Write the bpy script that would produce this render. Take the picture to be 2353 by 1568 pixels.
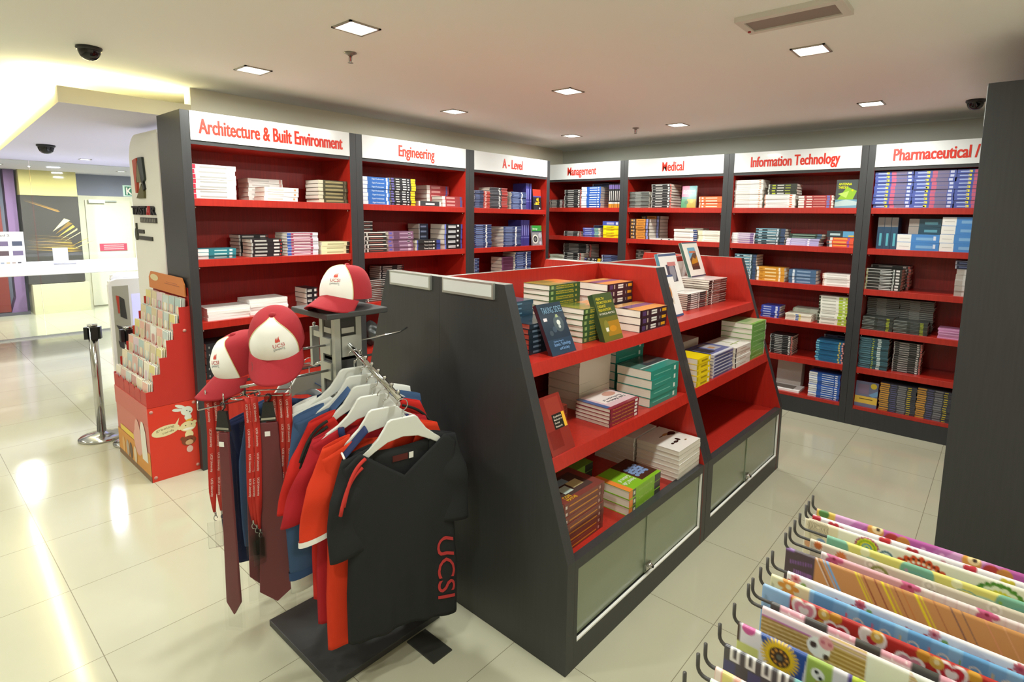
import bpy, bmesh, math, random
import numpy as np
from mathutils import Matrix, Vector
random.seed(7); RNG = np.random.default_rng(11)
PI = math.pi
for o in list(bpy.data.objects): bpy.data.objects.remove(o)
C = bpy.context.scene.collection
SC = bpy.context.scene

# ---------------------------------------------------------------- camera, world, exposure
cam = bpy.data.objects.new('camera', bpy.data.cameras.new('camera')); C.objects.link(cam)
R_ = Matrix(((0.76676955, 0.64171358, 0.01637493), (-0.09681866, 0.09039384, 0.99118873), (-0.63457907, 0.76159874, -0.1314411)))
cam.matrix_world = Matrix(((R_[0][0], R_[1][0], -R_[2][0], 4.13746), (R_[0][1], R_[1][1], -R_[2][1], -5.43712),
                           (R_[0][2], R_[1][2], -R_[2][2], 1.78394), (0, 0, 0, 1)))
cam.data.sensor_width = 36; cam.data.lens = 36 * 1273.39 / 2353
cam.data.shift_x = -69.24 / 2353; cam.data.shift_y = -113.35 / 2353
cam.data.clip_start = .05
SC.camera = cam
w = bpy.data.worlds.new('world'); SC.world = w; w.use_nodes = True
w.node_tree.nodes['Background'].inputs[0].default_value = (.9, .93, 1, 1)
w.node_tree.nodes['Background'].inputs[1].default_value = .02
SC.view_settings.view_transform = 'Standard'; SC.view_settings.look = 'None'
SC.view_settings.gamma = 1; SC.view_settings.use_curve_mapping = False
SC.view_settings.exposure = -0.60
DOWN_W, CORR_W, COVE_E, STORE_W = 27, 52, 110, 150        # lamp powers
WARM, COOL = (.975, 1, .93), (.84, .89, 1.15)
CEIL = 2.67

# ---------------------------------------------------------------- materials
def lin(h):
    h = h.lstrip('#'); c = [int(h[i:i+2], 16) / 255 for i in (0, 2, 4)]
    return tuple(x / 12.92 if x <= .04045 else ((x + .055) / 1.055) ** 2.4 for x in c)
_M = {}
def mat(hexc, rough=.45, metal=0, coat=0, name=None, alpha=1, trans=0, emit=0, noise=0, spec=.5):
    key = (hexc, rough, metal, coat, alpha, trans, emit, noise, spec)
    if key in _M: return _M[key]
    m = bpy.data.materials.new(name or 'paint_' + hexc.strip('#')); m.use_nodes = True
    b = m.node_tree.nodes['Principled BSDF']; c = lin(hexc)
    b.inputs['Base Color'].default_value = (*c, 1); b.inputs['Roughness'].default_value = rough
    b.inputs['Metallic'].default_value = metal; b.inputs['Coat Weight'].default_value = coat
    b.inputs['Specular IOR Level'].default_value = spec
    b.inputs['Alpha'].default_value = alpha; b.inputs['Transmission Weight'].default_value = trans
    if emit:
        b.inputs['Emission Color'].default_value = (*c, 1); b.inputs['Emission Strength'].default_value = emit
    if noise:
        nt = m.node_tree; tc = nt.nodes.new('ShaderNodeTexCoord'); n = nt.nodes.new('ShaderNodeTexNoise')
        n.inputs['Scale'].default_value = 60; n.inputs['Detail'].default_value = 4
        bp = nt.nodes.new('ShaderNodeBump'); bp.inputs['Strength'].default_value = noise; bp.inputs['Distance'].default_value = .003
        nt.links.new(tc.outputs['Object'], n.inputs['Vector']); nt.links.new(n.outputs['Fac'], bp.inputs['Height'])
        nt.links.new(bp.outputs['Normal'], b.inputs['Normal'])
    _M[key] = m; return m
def grain(hexa, hexb, rough, name, scale=(60, 60, 3), coat=0):
    m = bpy.data.materials.new(name); m.use_nodes = True; nt = m.node_tree; b = nt.nodes['Principled BSDF']
    tc = nt.nodes.new('ShaderNodeTexCoord'); mp = nt.nodes.new('ShaderNodeMapping'); mp.inputs['Scale'].default_value = scale
    n = nt.nodes.new('ShaderNodeTexNoise'); n.inputs['Scale'].default_value = 1.5; n.inputs['Detail'].default_value = 5
    r = nt.nodes.new('ShaderNodeValToRGB'); r.color_ramp.elements[0].color = (*lin(hexa), 1); r.color_ramp.elements[1].color = (*lin(hexb), 1)
    r.color_ramp.elements[0].position = .35; r.color_ramp.elements[1].position = .65
    for a, c in ((tc.outputs['Object'], mp.inputs[0]), (mp.outputs[0], n.inputs['Vector']), (n.outputs['Fac'], r.inputs[0]), (r.outputs[0], b.inputs['Base Color'])): nt.links.new(a, c)
    b.inputs['Roughness'].default_value = rough; b.inputs['Coat Weight'].default_value = coat
    return m
REDBACK = grain('#a01c14', '#8a150e', .38, 'shade_darkened_red_laminate')  # red laminate with the shade deep inside the shelves put into its colour
RED = grain('#b42a1e', '#a8241a', .33, 'red_laminate')
BLACK = grain('#343537', '#303133', .42, 'black_laminate')
GREYT = mat('#84827a', .4, name='grey_edge_trim')
ALU = mat('#b8bab4', .35, .7, name='aluminium'); CHROME = mat('#c4c4c4', .14, 1, name='chrome')
SIGNW = mat('#e2e6e6', .18, 0, .3, name='white_sign_board'); SIGNR = mat('#d5301e', .4, name='red_sign_lettering')
PAGE = grain('#efe8dc', '#dfd6c8', .7, 'page_edges', (3, 3, 900)); PINKPAGE = grain('#e7a596', '#dc9486', .7, 'pink_page_edges', (3, 3, 900))
WALLC = mat('#ece6d2', .85, name='beige_wall_paint'); CEILC = mat('#eff2ee', .9, name='ceiling_paint')
WHITE = mat('#f4f3f0', .45, name='white_gloss'); DARK = mat('#1c1c1e', .35, name='dark_plastic')
def glassmat(name, tint, ior=1.45):
    m = bpy.data.materials.new(name); m.use_nodes = True; nt = m.node_tree
    for n in list(nt.nodes): nt.nodes.remove(n)
    o = nt.nodes.new('ShaderNodeOutputMaterial'); t = nt.nodes.new('ShaderNodeBsdfTransparent'); g = nt.nodes.new('ShaderNodeBsdfGlossy')
    f = nt.nodes.new('ShaderNodeFresnel'); f.inputs[0].default_value = ior; mx = nt.nodes.new('ShaderNodeMixShader')
    t.inputs[0].default_value = (*lin(tint), 1); g.inputs['Roughness'].default_value = .03 if ior > 1.3 else .15
    nt.links.new(f.outputs[0], mx.inputs[0]); nt.links.new(t.outputs[0], mx.inputs[1]); nt.links.new(g.outputs[0], mx.inputs[2])
    nt.links.new(mx.outputs[0], o.inputs[0]); return m
CLEAR = glassmat('clear_glass', '#eef4f2'); PLASTIC = glassmat('clear_plastic_film', '#fafafa', 1.18)
def vcolmat(name, rough=.35):
    m = bpy.data.materials.new(name); m.use_nodes = True; nt = m.node_tree; a = nt.nodes.new('ShaderNodeAttribute'); a.attribute_name = 'print'
    nt.links.new(a.outputs['Color'], nt.nodes['Principled BSDF'].inputs['Base Color']); nt.nodes['Principled BSDF'].inputs['Roughness'].default_value = rough
    return m
PRINT = vcolmat('printed_paper', .3)

# ---------------------------------------------------------------- mesh builder
class MB:
    def __init__(s): s.v = []; s.f = []; s.m = []; s.sm = []; s.mats = []
    def mi(s, m):
        if m not in s.mats: s.mats.append(m)
        return s.mats.index(m)
    def add(s, vs, fs, m, smooth=False, M=None):
        k = len(s.v); i = s.mi(m) if not isinstance(m, list) else None
        s.v += [tuple(M @ Vector(p)) if M is not None else tuple(p) for p in vs]
        for j, f in enumerate(fs):
            s.f.append([q + k for q in f]); s.m.append(i if i is not None else s.mi(m[j])); s.sm.append(smooth)
        return s
    def box(s, x0, x1, y0, y1, z0, z1, m, M=None):   # m: material or dict of face materials (+x -x +y -y +z -z, '*')
        vs = [(x, y, z) for z in (z0, z1) for y in (y0, y1) for x in (x0, x1)]
        fs = [(0, 2, 3, 1), (4, 5, 7, 6), (0, 1, 5, 4), (2, 6, 7, 3), (0, 4, 6, 2), (1, 3, 7, 5)]
        if isinstance(m, dict): m = [m.get(k, m['*']) for k in ('-z', '+z', '-y', '+y', '-x', '+x')]
        return s.add(vs, fs, m, False, M)
    def prism(s, poly, a, b, m, axis='y', M=None):   # poly in the two other axes, extruded a..b; m may be (side_a, side_b, rim)
        n = len(poly)
        mk = {'y': lambda p, t: (p[0], t, p[1]), 'x': lambda p, t: (t, p[0], p[1]), 'z': lambda p, t: (p[0], p[1], t)}[axis]
        vs = [mk(p, a) for p in poly] + [mk(p, b) for p in poly]
        fs = [list(range(n)), list(range(n, 2 * n))[::-1]] + [(i, i + n, (i + 1) % n + n, (i + 1) % n) for i in range(n)]
        if isinstance(m, tuple): m = [m[0], m[1]] + [m[2]] * n if not isinstance(m[2], list) else [m[0], m[1]] + m[2]
        return s.add(vs, fs, m, False, M)
    def tube(s, pts, r, m, seg=10, M=None, caps=True):
        P = [Vector(p) for p in pts]; n = len(P); rs = r if isinstance(r, (list, tuple)) else [r] * n
        vs = []; up = None
        for i, p in enumerate(P):
            t = (P[min(i + 1, n - 1)] - P[max(i - 1, 0)]).normalized()
            if up is None: up = t.orthogonal().normalized()
            else: up = (up - t * up.dot(t)).normalized()
            sd = t.cross(up)
            vs += [p + (up * math.cos(2 * PI * k / seg) + sd * math.sin(2 * PI * k / seg)) * rs[i] for k in range(seg)]
        fs = [(i * seg + k, i * seg + (k + 1) % seg, (i + 1) * seg + (k + 1) % seg, (i + 1) * seg + k) for i in range(n - 1) for k in range(seg)]
        if caps: fs += [list(range(seg))[::-1], list(range((n - 1) * seg, n * seg))]
        return s.add(vs, fs, m, True, M)
    def lathe(s, prof, m, seg=32, M=None):           # prof: (r, z)
        n = len(prof); vs = [(r * math.cos(2 * PI * k / seg), r * math.sin(2 * PI * k / seg), z) for r, z in prof for k in range(seg)]
        fs = [(i * seg + k, i * seg + (k + 1) % seg, (i + 1) * seg + (k + 1) % seg, (i + 1) * seg + k) for i in range(n - 1) for k in range(seg)]
        return s.add(vs, fs, m, True, M)
    def grid(s, fn, nu, nv, m, M=None, closed=False): # fn(u,v) -> point, u and v in 0..1
        vs = [fn(i / nu, j / nv) for j in range(nv + 1) for i in range(nu + 1)]
        fs = [(j * (nu + 1) + i, j * (nu + 1) + i + 1, (j + 1) * (nu + 1) + i + 1, (j + 1) * (nu + 1) + i) for j in range(nv) for i in range(nu)]
        return s.add(vs, fs, m, True, M)
    def mesh(s, name):
        me = bpy.data.meshes.new(name); me.from_pydata(s.v, [], s.f)
        for m in s.mats: me.materials.append(m)
        me.polygons.foreach_set('material_index', s.m); me.polygons.foreach_set('use_smooth', s.sm); me.update()
        return me
    def build(s, name, parent=None, loc=None, rotz=0):
        return link(name, s.mesh(name), parent, loc, rotz)
def link(name, me, parent=None, loc=None, rotz=0):
    o = bpy.data.objects.new(name, me); C.objects.link(o)
    if parent: o.parent = parent
    if loc is not None: o.location = loc
    o.rotation_euler.z = rotz; return o
def tag(o, label, cat, group=None, kind=None):
    o['label'] = label; o['category'] = cat
    if group: o['group'] = group
    if kind: o['kind'] = kind
    return o
def thing(name, label, cat, loc=(0, 0, 0), rotz=0, group=None):
    o = bpy.data.objects.new(name, None); C.objects.link(o); o.empty_display_size = .1
    o.location = loc; o.rotation_euler = (0, 0, rotz); return tag(o, label, cat, group)
def struct(o, label=None):
    o['kind'] = 'structure'
    if label: o['label'] = label
    return o
def solidify(o, t, off=0):
    md = o.modifiers.new('thickness', 'SOLIDIFY'); md.thickness = t; md.offset = off; return o
def bevel(o, wd=.002, seg=2):
    md = o.modifiers.new('bevel', 'BEVEL'); md.width = wd; md.segments = seg; md.limit_method = 'ANGLE'; return o
_T = {}
def textmesh_cap(bold):
    cu = bpy.data.curves.new('t', 'FONT'); cu.body = 'H'; cu.size = 1; cu.offset = bold
    ob = bpy.data.objects.new('t', cu); me = bpy.data.meshes.new_from_object(ob); r = [tuple(q.co) for q in me.vertices]
    bpy.data.objects.remove(ob); bpy.data.meshes.remove(me); return r
def textmesh(body, bold=.0, ext=0, shear=0, fine=0):
    """glyph outline normalised to 0..1 in x and to cap height 0..1 in y"""
    k = (body, bold, ext, shear, fine)
    if k not in _T:
        cu = bpy.data.curves.new('t', 'FONT'); cu.body = body; cu.size = 1; cu.offset = bold; cu.extrude = ext; cu.resolution_u = 3; cu.shear = shear
        ob = bpy.data.objects.new('t', cu); me = bpy.data.meshes.new_from_object(ob)
        if fine:
            bm = bmesh.new(); bm.from_mesh(me); bmesh.ops.triangulate(bm, faces=bm.faces[:])
            for _ in range(4):
                es = [e for e in bm.edges if e.calc_length() > fine]
                if not es: break
                bmesh.ops.subdivide_edges(bm, edges=es, cuts=1); bmesh.ops.triangulate(bm, faces=bm.faces[:])
            bm.to_mesh(me); bm.free()
        vs = [tuple(q.co) for q in me.vertices]; fs = [tuple(p.vertices) for p in me.polygons]
        bpy.data.objects.remove(ob); bpy.data.meshes.remove(me)
        x0 = min(p[0] for p in vs); x1 = max(p[0] for p in vs); wd = max(x1 - x0, 1e-6); cap = max(p[1] for p in textmesh_cap(bold))
        _T[k] = ([((p[0] - x0) / wd, p[1] / cap, p[2]) for p in vs], fs, wd / cap)
    return _T[k]
def text(mb, body, fn, wd, ht, m, bold=.012, x0=0, y0=0, ext=0, shear=0, fine=0):
    """map text (width wd, cap height ht, baseline-left at x0,y0) through fn(x,y,lift) into the builder"""
    vs, fs, asp = textmesh(body, bold, ext, shear, fine)
    if wd is None: wd = ht * asp
    mb.add([fn(x0 + p[0] * wd, y0 + p[1] * ht, p[2]) for p in vs], fs, m)
    return wd
ORD = ['top', 'second', 'third', 'fourth', 'fifth', 'sixth', 'seventh', 'eighth', 'ninth', 'tenth', 'eleventh', 'twelfth', 'thirteenth', 'fourteenth', 'fifteenth', 'sixteenth']

# ---------------------------------------------------------------- setting
def floor_material():
    m = bpy.data.materials.new('polished_cream_tiles'); m.use_nodes = True; nt = m.node_tree; b = nt.nodes['Principled BSDF']
    tc = nt.nodes.new('ShaderNodeTexCoord'); mp = nt.nodes.new('ShaderNodeMapping'); mp.inputs['Location'].default_value = (-.30, 4.40, 0)
    br = nt.nodes.new('ShaderNodeTexBrick'); br.offset = 0; br.inputs['Scale'].default_value = 1
    br.inputs['Brick Width'].default_value = .6; br.inputs['Row Height'].default_value = .6; br.inputs['Mortar Size'].default_value = .0016
    br.inputs['Color1'].default_value = (*lin('#c4c2aa'), 1); br.inputs['Color2'].default_value = (*lin('#c0bea6'), 1); br.inputs['Mortar'].default_value = (*lin('#89846f'), 1)
    n = nt.nodes.new('ShaderNodeTexNoise'); n.inputs['Scale'].default_value = 3; n.inputs['Detail'].default_value = 4
    mx = nt.nodes.new('ShaderNodeMix'); mx.data_type = 'RGBA'; mx.blend_type = 'MULTIPLY'; mx.inputs[0].default_value = .10
    for a, c in ((tc.outputs['Object'], mp.inputs[0]), (mp.outputs[0], br.inputs['Vector']), (tc.outputs['Object'], n.inputs['Vector']),
                 (br.outputs['Color'], mx.inputs[6]), (n.outputs['Fac'], mx.inputs[7]), (mx.outputs[2], b.inputs['Base Color'])): nt.links.new(a, c)
    b.inputs['Roughness'].default_value = .10; b.inputs['Specular IOR Level'].default_value = .5
    return m
struct(MB().box(-9.6, 6, -9, 1.6, -.1, 0, floor_material()).build('floor'), 'cream polished square floor tiles with thin grey joints')
struct(MB().box(-9.6, 6, -9, 1.6, CEIL, CEIL + .1, CEILC).build('ceiling'), 'plain beige shop ceiling')
struct(MB().box(-.45, 6, .45, .57, 0, CEIL, mat('#cccfc4', .8, name='grey_green_wall')).build('wall_back'), 'grey-green wall above the right hand bookcases')
struct(MB().box(-.57, -.45, -3.905, .57, 0, CEIL, WALLC).build('wall_left'), 'beige wall above the left hand bookcases')
struct(MB().box(4.47, 4.6, -9, .45, 0, CEIL, WALLC).build('wall_right'), 'beige side wall behind the gift wrap hooks')
struct(MB().box(-9.6, 6, -9.1, -9, 0, CEIL, mat('#e4dfd0', .8)).build('wall_front'), 'pale wall behind the camera')
struct(MB().box(-9.6, -.57, 1.5, 1.6, 0, CEIL, mat('#e4e2e4', .8)).build('wall_corridor'), 'pale end wall of the corridor')
struct(MB().box(-.45, 4.47, .440, .452, 2.655, CEIL, mat('#d2d8d6', .4)).build('trim_1'), 'thin pale bead where the back wall meets the ceiling')
LAV = mat('#dedaee', .8, name='corridor_ceiling_paint')
struct(MB().prism([(-.452, -4.64), (-.452, 1.5), (-6.2, 1.5), (-6.2, -4.38)], 2.45, 2.55, (LAV, mat('#d8cfb0', .8), mat('#d8cfb0', .8)), 'z').build('ceiling_2'), 'lowered pale corridor ceiling with cream fascia')
struct(MB().box(-9.6, -6.24, -9, 1.5, 2.45, 2.55, LAV).build('ceiling_3'), 'pale ceiling of the shop beyond the glass')
struct(MB().box(-9.7, -9.0, -9, 1.5, 0, 2.45, mat('#8c8ea2', .7)).build('wall_store'), 'grey-blue back wall beyond the glass shopfront')
for k, (a, b) in enumerate(((-6.9, -5.41), (-5.40, -4.02), (-4.01, -2.4), (-2.39, -.6))):
    struct(MB().box(-6.212, -6.2, a, b, 0.02, 2.45, CLEAR).build('window_%d' % (k + 1)), ('leftmost', 'second from left', 'third from left', 'rightmost')[k] + ' frameless glass pane of the far shopfront')
struct(MB().box(-6.23, -6.18, -9, 1.5, 0, .02, ALU).build('trim_2'), 'thin metal floor channel under the far glass')

# ---------------------------------------------------------------- lamps
def area(name, parent, loc, size, power, col, rot=(0, 0, 0), sy=None, spread=178):
    l = bpy.data.lights.new(name, 'AREA'); l.energy = power; l.color = col; l.size = size; l.spread = math.radians(spread)
    if sy: l.shape = 'RECTANGLE'; l.size_y = sy
    o = bpy.data.objects.new(name, l); C.objects.link(o); o.parent = parent; o.location = loc; o.rotation_euler = rot; return o
GLOW = mat('#fffdf4', .5, emit=9, name='lit_diffuser'); FRAME = mat('#a8a498', .4, .3, name='lamp_frame')
def downlight(x, y, where, z=CEIL, power=None, col=WARM, s=.0825):
    t = thing('ceiling_downlight', 'square recessed downlight glowing white in the ceiling ' + where, 'ceiling light', (x, y, z), 0, 'square ceiling downlights')
    f = MB()
    for a, b, c, d in ((-s, s, -s, -s + .012), (-s, s, s - .012, s), (-s, -s + .012, -s, s), (s - .012, s, -s, s)): f.box(a, b, c, d, -.006, 0, FRAME)
    f.build('frame', t); MB().box(-s + .012, s - .012, -s + .012, s - .012, -.003, -.0005, GLOW).build('diffuser', t)
    area('lamp', t, (0, 0, -.012), .14, power or DOWN_W, col)
for x, y, wh in ((.437, -.54, 'nearest the back corner'), (1.675, -.545, 'in front of the Medical sign'), (3.265, -.60, 'in front of the Pharmaceutical sign'),
                 (.437, -2.2, 'in front of the A - Level sign'), (1.68, -2.24, 'above the middle of the island'), (3.265, -2.25, 'above the right aisle, below the emergency light'),
                 (.436, -3.84, 'beside the Architecture sign'), (1.66, -3.88, 'above the clothes stand'), (3.265, -3.86, 'above the gift wrap hooks'),
                 (1.66, -5.5, 'behind the camera'), (3.265, -5.5, 'behind the camera on the right'), (.43, -5.5, 'near the shop entrance')):
    downlight(x, y, wh)
for k, (x, y) in enumerate(((-1.9, -3.0), (-3.6, -3.3), (-5.2, -3.6), (-5.0, -1.6), (-2.6, -1.2))):
    downlight(x, y, 'of the corridor, %s' % ('over the white totem', 'beyond the card rack', 'close to the far glass', 'deep down the corridor', 'behind the bookcases')[k], 2.45, CORR_W, COOL, .06)
t = thing('cove_light', 'hidden linear cove lamp washing the shop ceiling along the cream fascia', 'cove light', (-.62, -4.27, 2.552))
MB().box(-.012, .012, -.355, .355, 0, .014, mat('#fff0b8', .5, emit=COVE_E, name='cove_tube')).build('tube', t)
t = thing('cove_light', 'hidden linear cove lamp washing the ceiling along the corridor edge', 'cove light', (-3.3, -4.511, 2.552), -.0452)
MB().box(-2.75, 2.75, -.018, .006, 0, .014, mat('#fff0b8', .5, emit=COVE_E, name='cove_tube')).build('tube', t)
for k, (x, y) in enumerate(((-1.6, -6.0), (-4.2, -6.2), (-2.8, -7.6))):
    downlight(x, y, 'of the open mall, %s' % ('nearest the shop', 'near the far glass', 'furthest left')[k], CEIL, CORR_W * .5, (1, .97, .88), .1)
for k, (x, y) in enumerate(((-7.4, -4.2), (-7.4, -2.7))):
    downlight(x, y, 'inside the far glass shop, %s' % ('left', 'right')[k], 2.45, STORE_W, (1, .97, .92), .06)
# ---------------------------------------------------------------- wall bookcases
SZ = {'L': {1: 1.878, 2: 1.47, 3: 1.04, 4: .631}, 'R': {1: 1.917, 2: 1.572, 3: 1.222, 4: .871, 5: .527, 6: .176}}
HALF = PI / 2
def bookcase(run, a, b, pl, pr, label, sign=None, parts=None, origin=None, rot=None):
    if run == 'L': t = thing('bookcase', label, 'bookcase', (0, a, 0), HALF)
    else: t = thing('bookcase', label, 'bookcase', origin or (a, 0, 0), rot or 0)
    W = b - a; D = .445; lv = SZ[run]; lo = min(lv.values()); deck = lo - .05
    for x0, x1, inner in ((-pl, 0, '+x'), (W, W + pr, '-x')):
        s = MB(); s.box(x0, x1, .0, D, 0, 2.44, {'*': BLACK, inner: RED})
        bevel(s.build('side_panel', t), .0015)
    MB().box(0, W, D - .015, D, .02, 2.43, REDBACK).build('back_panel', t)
    MB().box(0, W, .012, D - .016, 2.405, 2.44, BLACK).build('top_panel', t)
    MB().box(0, W, .004, D - .016, 2.228, 2.254, {'*': BLACK, '-z': RED}).build('header_rail', t)
    h = MB().box(.0, W, -.004, .012, 2.255, 2.44, SIGNW).build('header_board', t)
    if sign:
        for body, x0, x1 in sign:
            l = MB()
            for q in (-.0024, 0, .0024): text(l, body, lambda x, y, z: (x + q, -.0052 - (q + .0024) * .2, 2.302 + y), x1 - x0, .094, SIGNR, .012, x0 - a, 0)
            l.build('lettering', h)
    for k, z in lv.items():
        if z == lo: continue
        s = MB().box(.001, W - .001, .006, D - .016, z - .05, z, RED).build('shelf', t)
        bevel(s, .0015)
        for x in (.012, W - .012): MB().tube([(x, .03, z - .05), (x, .03, z - .064)], .006, CHROME, 8).build('shelf_pin', s)
    if run == 'L':
        MB().box(.001, W - .001, .006, D - .016, lo - .036, lo, RED).build('shelf', t)
        MB().box(0, W, .004, D - .016, lo - .055, lo - .037, BLACK).build('header_rail', t)
        for k in range(2):
            MB().box(.003 + k * W / 2, W / 2 - .003 + k * W / 2, .006, .024, .167, lo - .058, RED).build('cupboard_door', t)
        MB().box(0, W, .01, D - .016, 0, .163, BLACK).build('plinth', t)
    else:
        MB().box(.001, W - .001, .004, D - .016, lo - .028, lo, RED).build('shelf', t)
        MB().box(0, W, .0, D - .016, 0, lo - .029, BLACK).build('plinth', t)
    return t
bookcase('L', -4.07, -2.929, .055, .057, 'black and red bookcase under the Architecture & Built Environment sign', [('Architecture & Built Environment', -4.019, -2.992)])
bookcase('L', -2.814, -1.675, .0575, .0575, 'black and red bookcase under the Engineering sign', [('Engineering', -2.456, -2.064)])
bookcase('L', -1.559, -.421, .0575, .056, 'black and red bookcase under the A - Level sign', [('A - Level', -1.158, -.849)])
bookcase('R', -.364, .724, .056, .053, 'black and red bookcase under the Management sign, in the corner', [('Management', -.018, .398)])
bookcase('R', .83, 1.918, .053, .053, 'black and red bookcase under the Medical sign', [('Medical', 1.248, 1.494)])
bookcase('R', 2.025, 3.117, .0535, .0535, 'black and red bookcase under the Information Technology sign', [('Information Technology', 2.186, 2.955)])
bookcase('R', 3.225, 4.317, .0535, .0535, 'black and red bookcase under the Pharmaceutical sign', [('Pharmaceutical /', 3.354, 3.912), ('I', 3.93, 3.936)])
# the case along the right wall, seen end-on (front faces -x)
bookcase('R', 0, 1.50, .056, .056, 'tall black bookcase end panel filling the right edge of the photo', origin=(4.0, -.50, 0), rot=-HALF)

# ---------------------------------------------------------------- island of four sloping units
IA = -.014
IO = (2.222, -3.853)
def isl(x, y, z):                                    # island frame -> world
    return (IO[0] + x * math.cos(IA) - y * math.sin(IA), IO[1] + x * math.sin(IA) + y * math.cos(IA), z)
FROST = mat('#8f9a84', .22, 0, .2, name='frosted_green_glass')
def gondola(side, y0, label, signed):
    t = thing('display_shelf_unit', label, 'shelf unit', isl(0, y0, 0), IA)
    L = 1.255; s = side
    prof = [(0, 0), (.753 * s, 0), (.753 * s, .468), (.404 * s, 1.52), (0, 1.52)]
    xs = lambda z: .404 + .349 * (1.52 - z) / 1.052
    for k, (a, b) in enumerate(((0, .05), (L - .05, L))):
        inner = 1 if k == 0 else 0
        rim = [BLACK] * 5; rim[3] = GREYT
        p = MB().prism([(q[0], q[1]) for q in prof], a + .0006, b - .0006, (RED if inner == 0 else BLACK, RED if inner == 1 else BLACK, rim))
        o = bevel(p.build('end_panel', t), .0012)
        if signed and k == 0:
            x0, x1 = (.034, .353) if s > 0 else (-.363, -.052)
            f = MB().box(x0, x1, -.012, 0, 1.455, 1.522, ALU).build('sign_frame', o)
            MB().box(x0 + .010, x1 - .010, -.0135, -.011, 1.465, 1.513, SIGNW).build('blank_card', f)
    x0, x1 = sorted((.0005 * s, .014 * s))
    MB().box(x0, x1, .05, L - .05, .03, 1.52, {'*': RED, '+z': GREYT}).build('back_panel', t)
    for z in (1.205, .842):
        x0, x1 = sorted((.014 * s, (xs(z) - .012) * s))
        MB().prism([(.014 * s, z), ((xs(z) - .004) * s, z), ((xs(z - .05) - .004) * s, z - .05), (.014 * s, z - .05)], .0505, L - .0505, RED).build('shelf', t)
    x0, x1 = sorted((.014 * s, .735 * s))
    MB().box(x0, x1, .0505, L - .0505, .43, .45, RED).build('bottom_shelf', t)
    f = MB()                                          # front frame around the glass doors
    x0, x1 = sorted((.715 * s, .752 * s))
    f.box(x0, x1, .0505, L - .0505, 0, .112, BLACK); f.box(x0, x1, .0505, L - .0505, .425, .466, BLACK)
    f.box(x0, x1, .0505, .072, .112, .425, BLACK); f.box(x0, x1, L - .072, L - .0505, .112, .425, BLACK)
    x0, x1 = sorted((.014 * s, .714 * s)); f.box(x0, x1, .0505, L - .0505, 0, .02, BLACK)
    f.build('base_frame', t)
    g = MB(); x0, x1 = sorted((.742 * s, .7535 * s))
    g.box(x0, x1, .072, L - .072, .112, .119, WHITE); g.box(x0, x1, L - .077, L - .072, .112, .425, WHITE); g.build('door_channel', t)
    for k in range(2):
        x0, x1 = sorted(((.728 + .006 * k) * s, (.733 + .006 * k) * s))
        a = .073 + k * (L - .15) / 2; d = MB().box(x0, x1, a, a + (L - .15) / 2 + .01, .119, .424, FROST).build('glass_door', t)
        if k: 
            lk = MB(); lk.tube([(.735 * s, a + .02, .155), (.765 * s, a + .02, .155)], .011, CHROME, 14); lk.box(*sorted((.742 * s, .752 * s)), a - .012, a + .036, .140, .170, CHROME)
            lk.tube([(.765 * s, a + .02, .155), (.772 * s, a + .02, .155)], .006, DARK, 10); lk.build('lock', d)
    return t
gondola(1, 0, 'nearest sloping red and black shelf unit, with a frosted glass cupboard below', True)
gondola(-1, 0, 'sloping shelf unit backing the nearest one, its blank sign frame above the shirts', True)
gondola(1, 1.256, 'further sloping red and black shelf unit, its bottom shelf empty', False)
gondola(-1, 1.256, 'sloping shelf unit on the hidden far side of the island', False)
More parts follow.
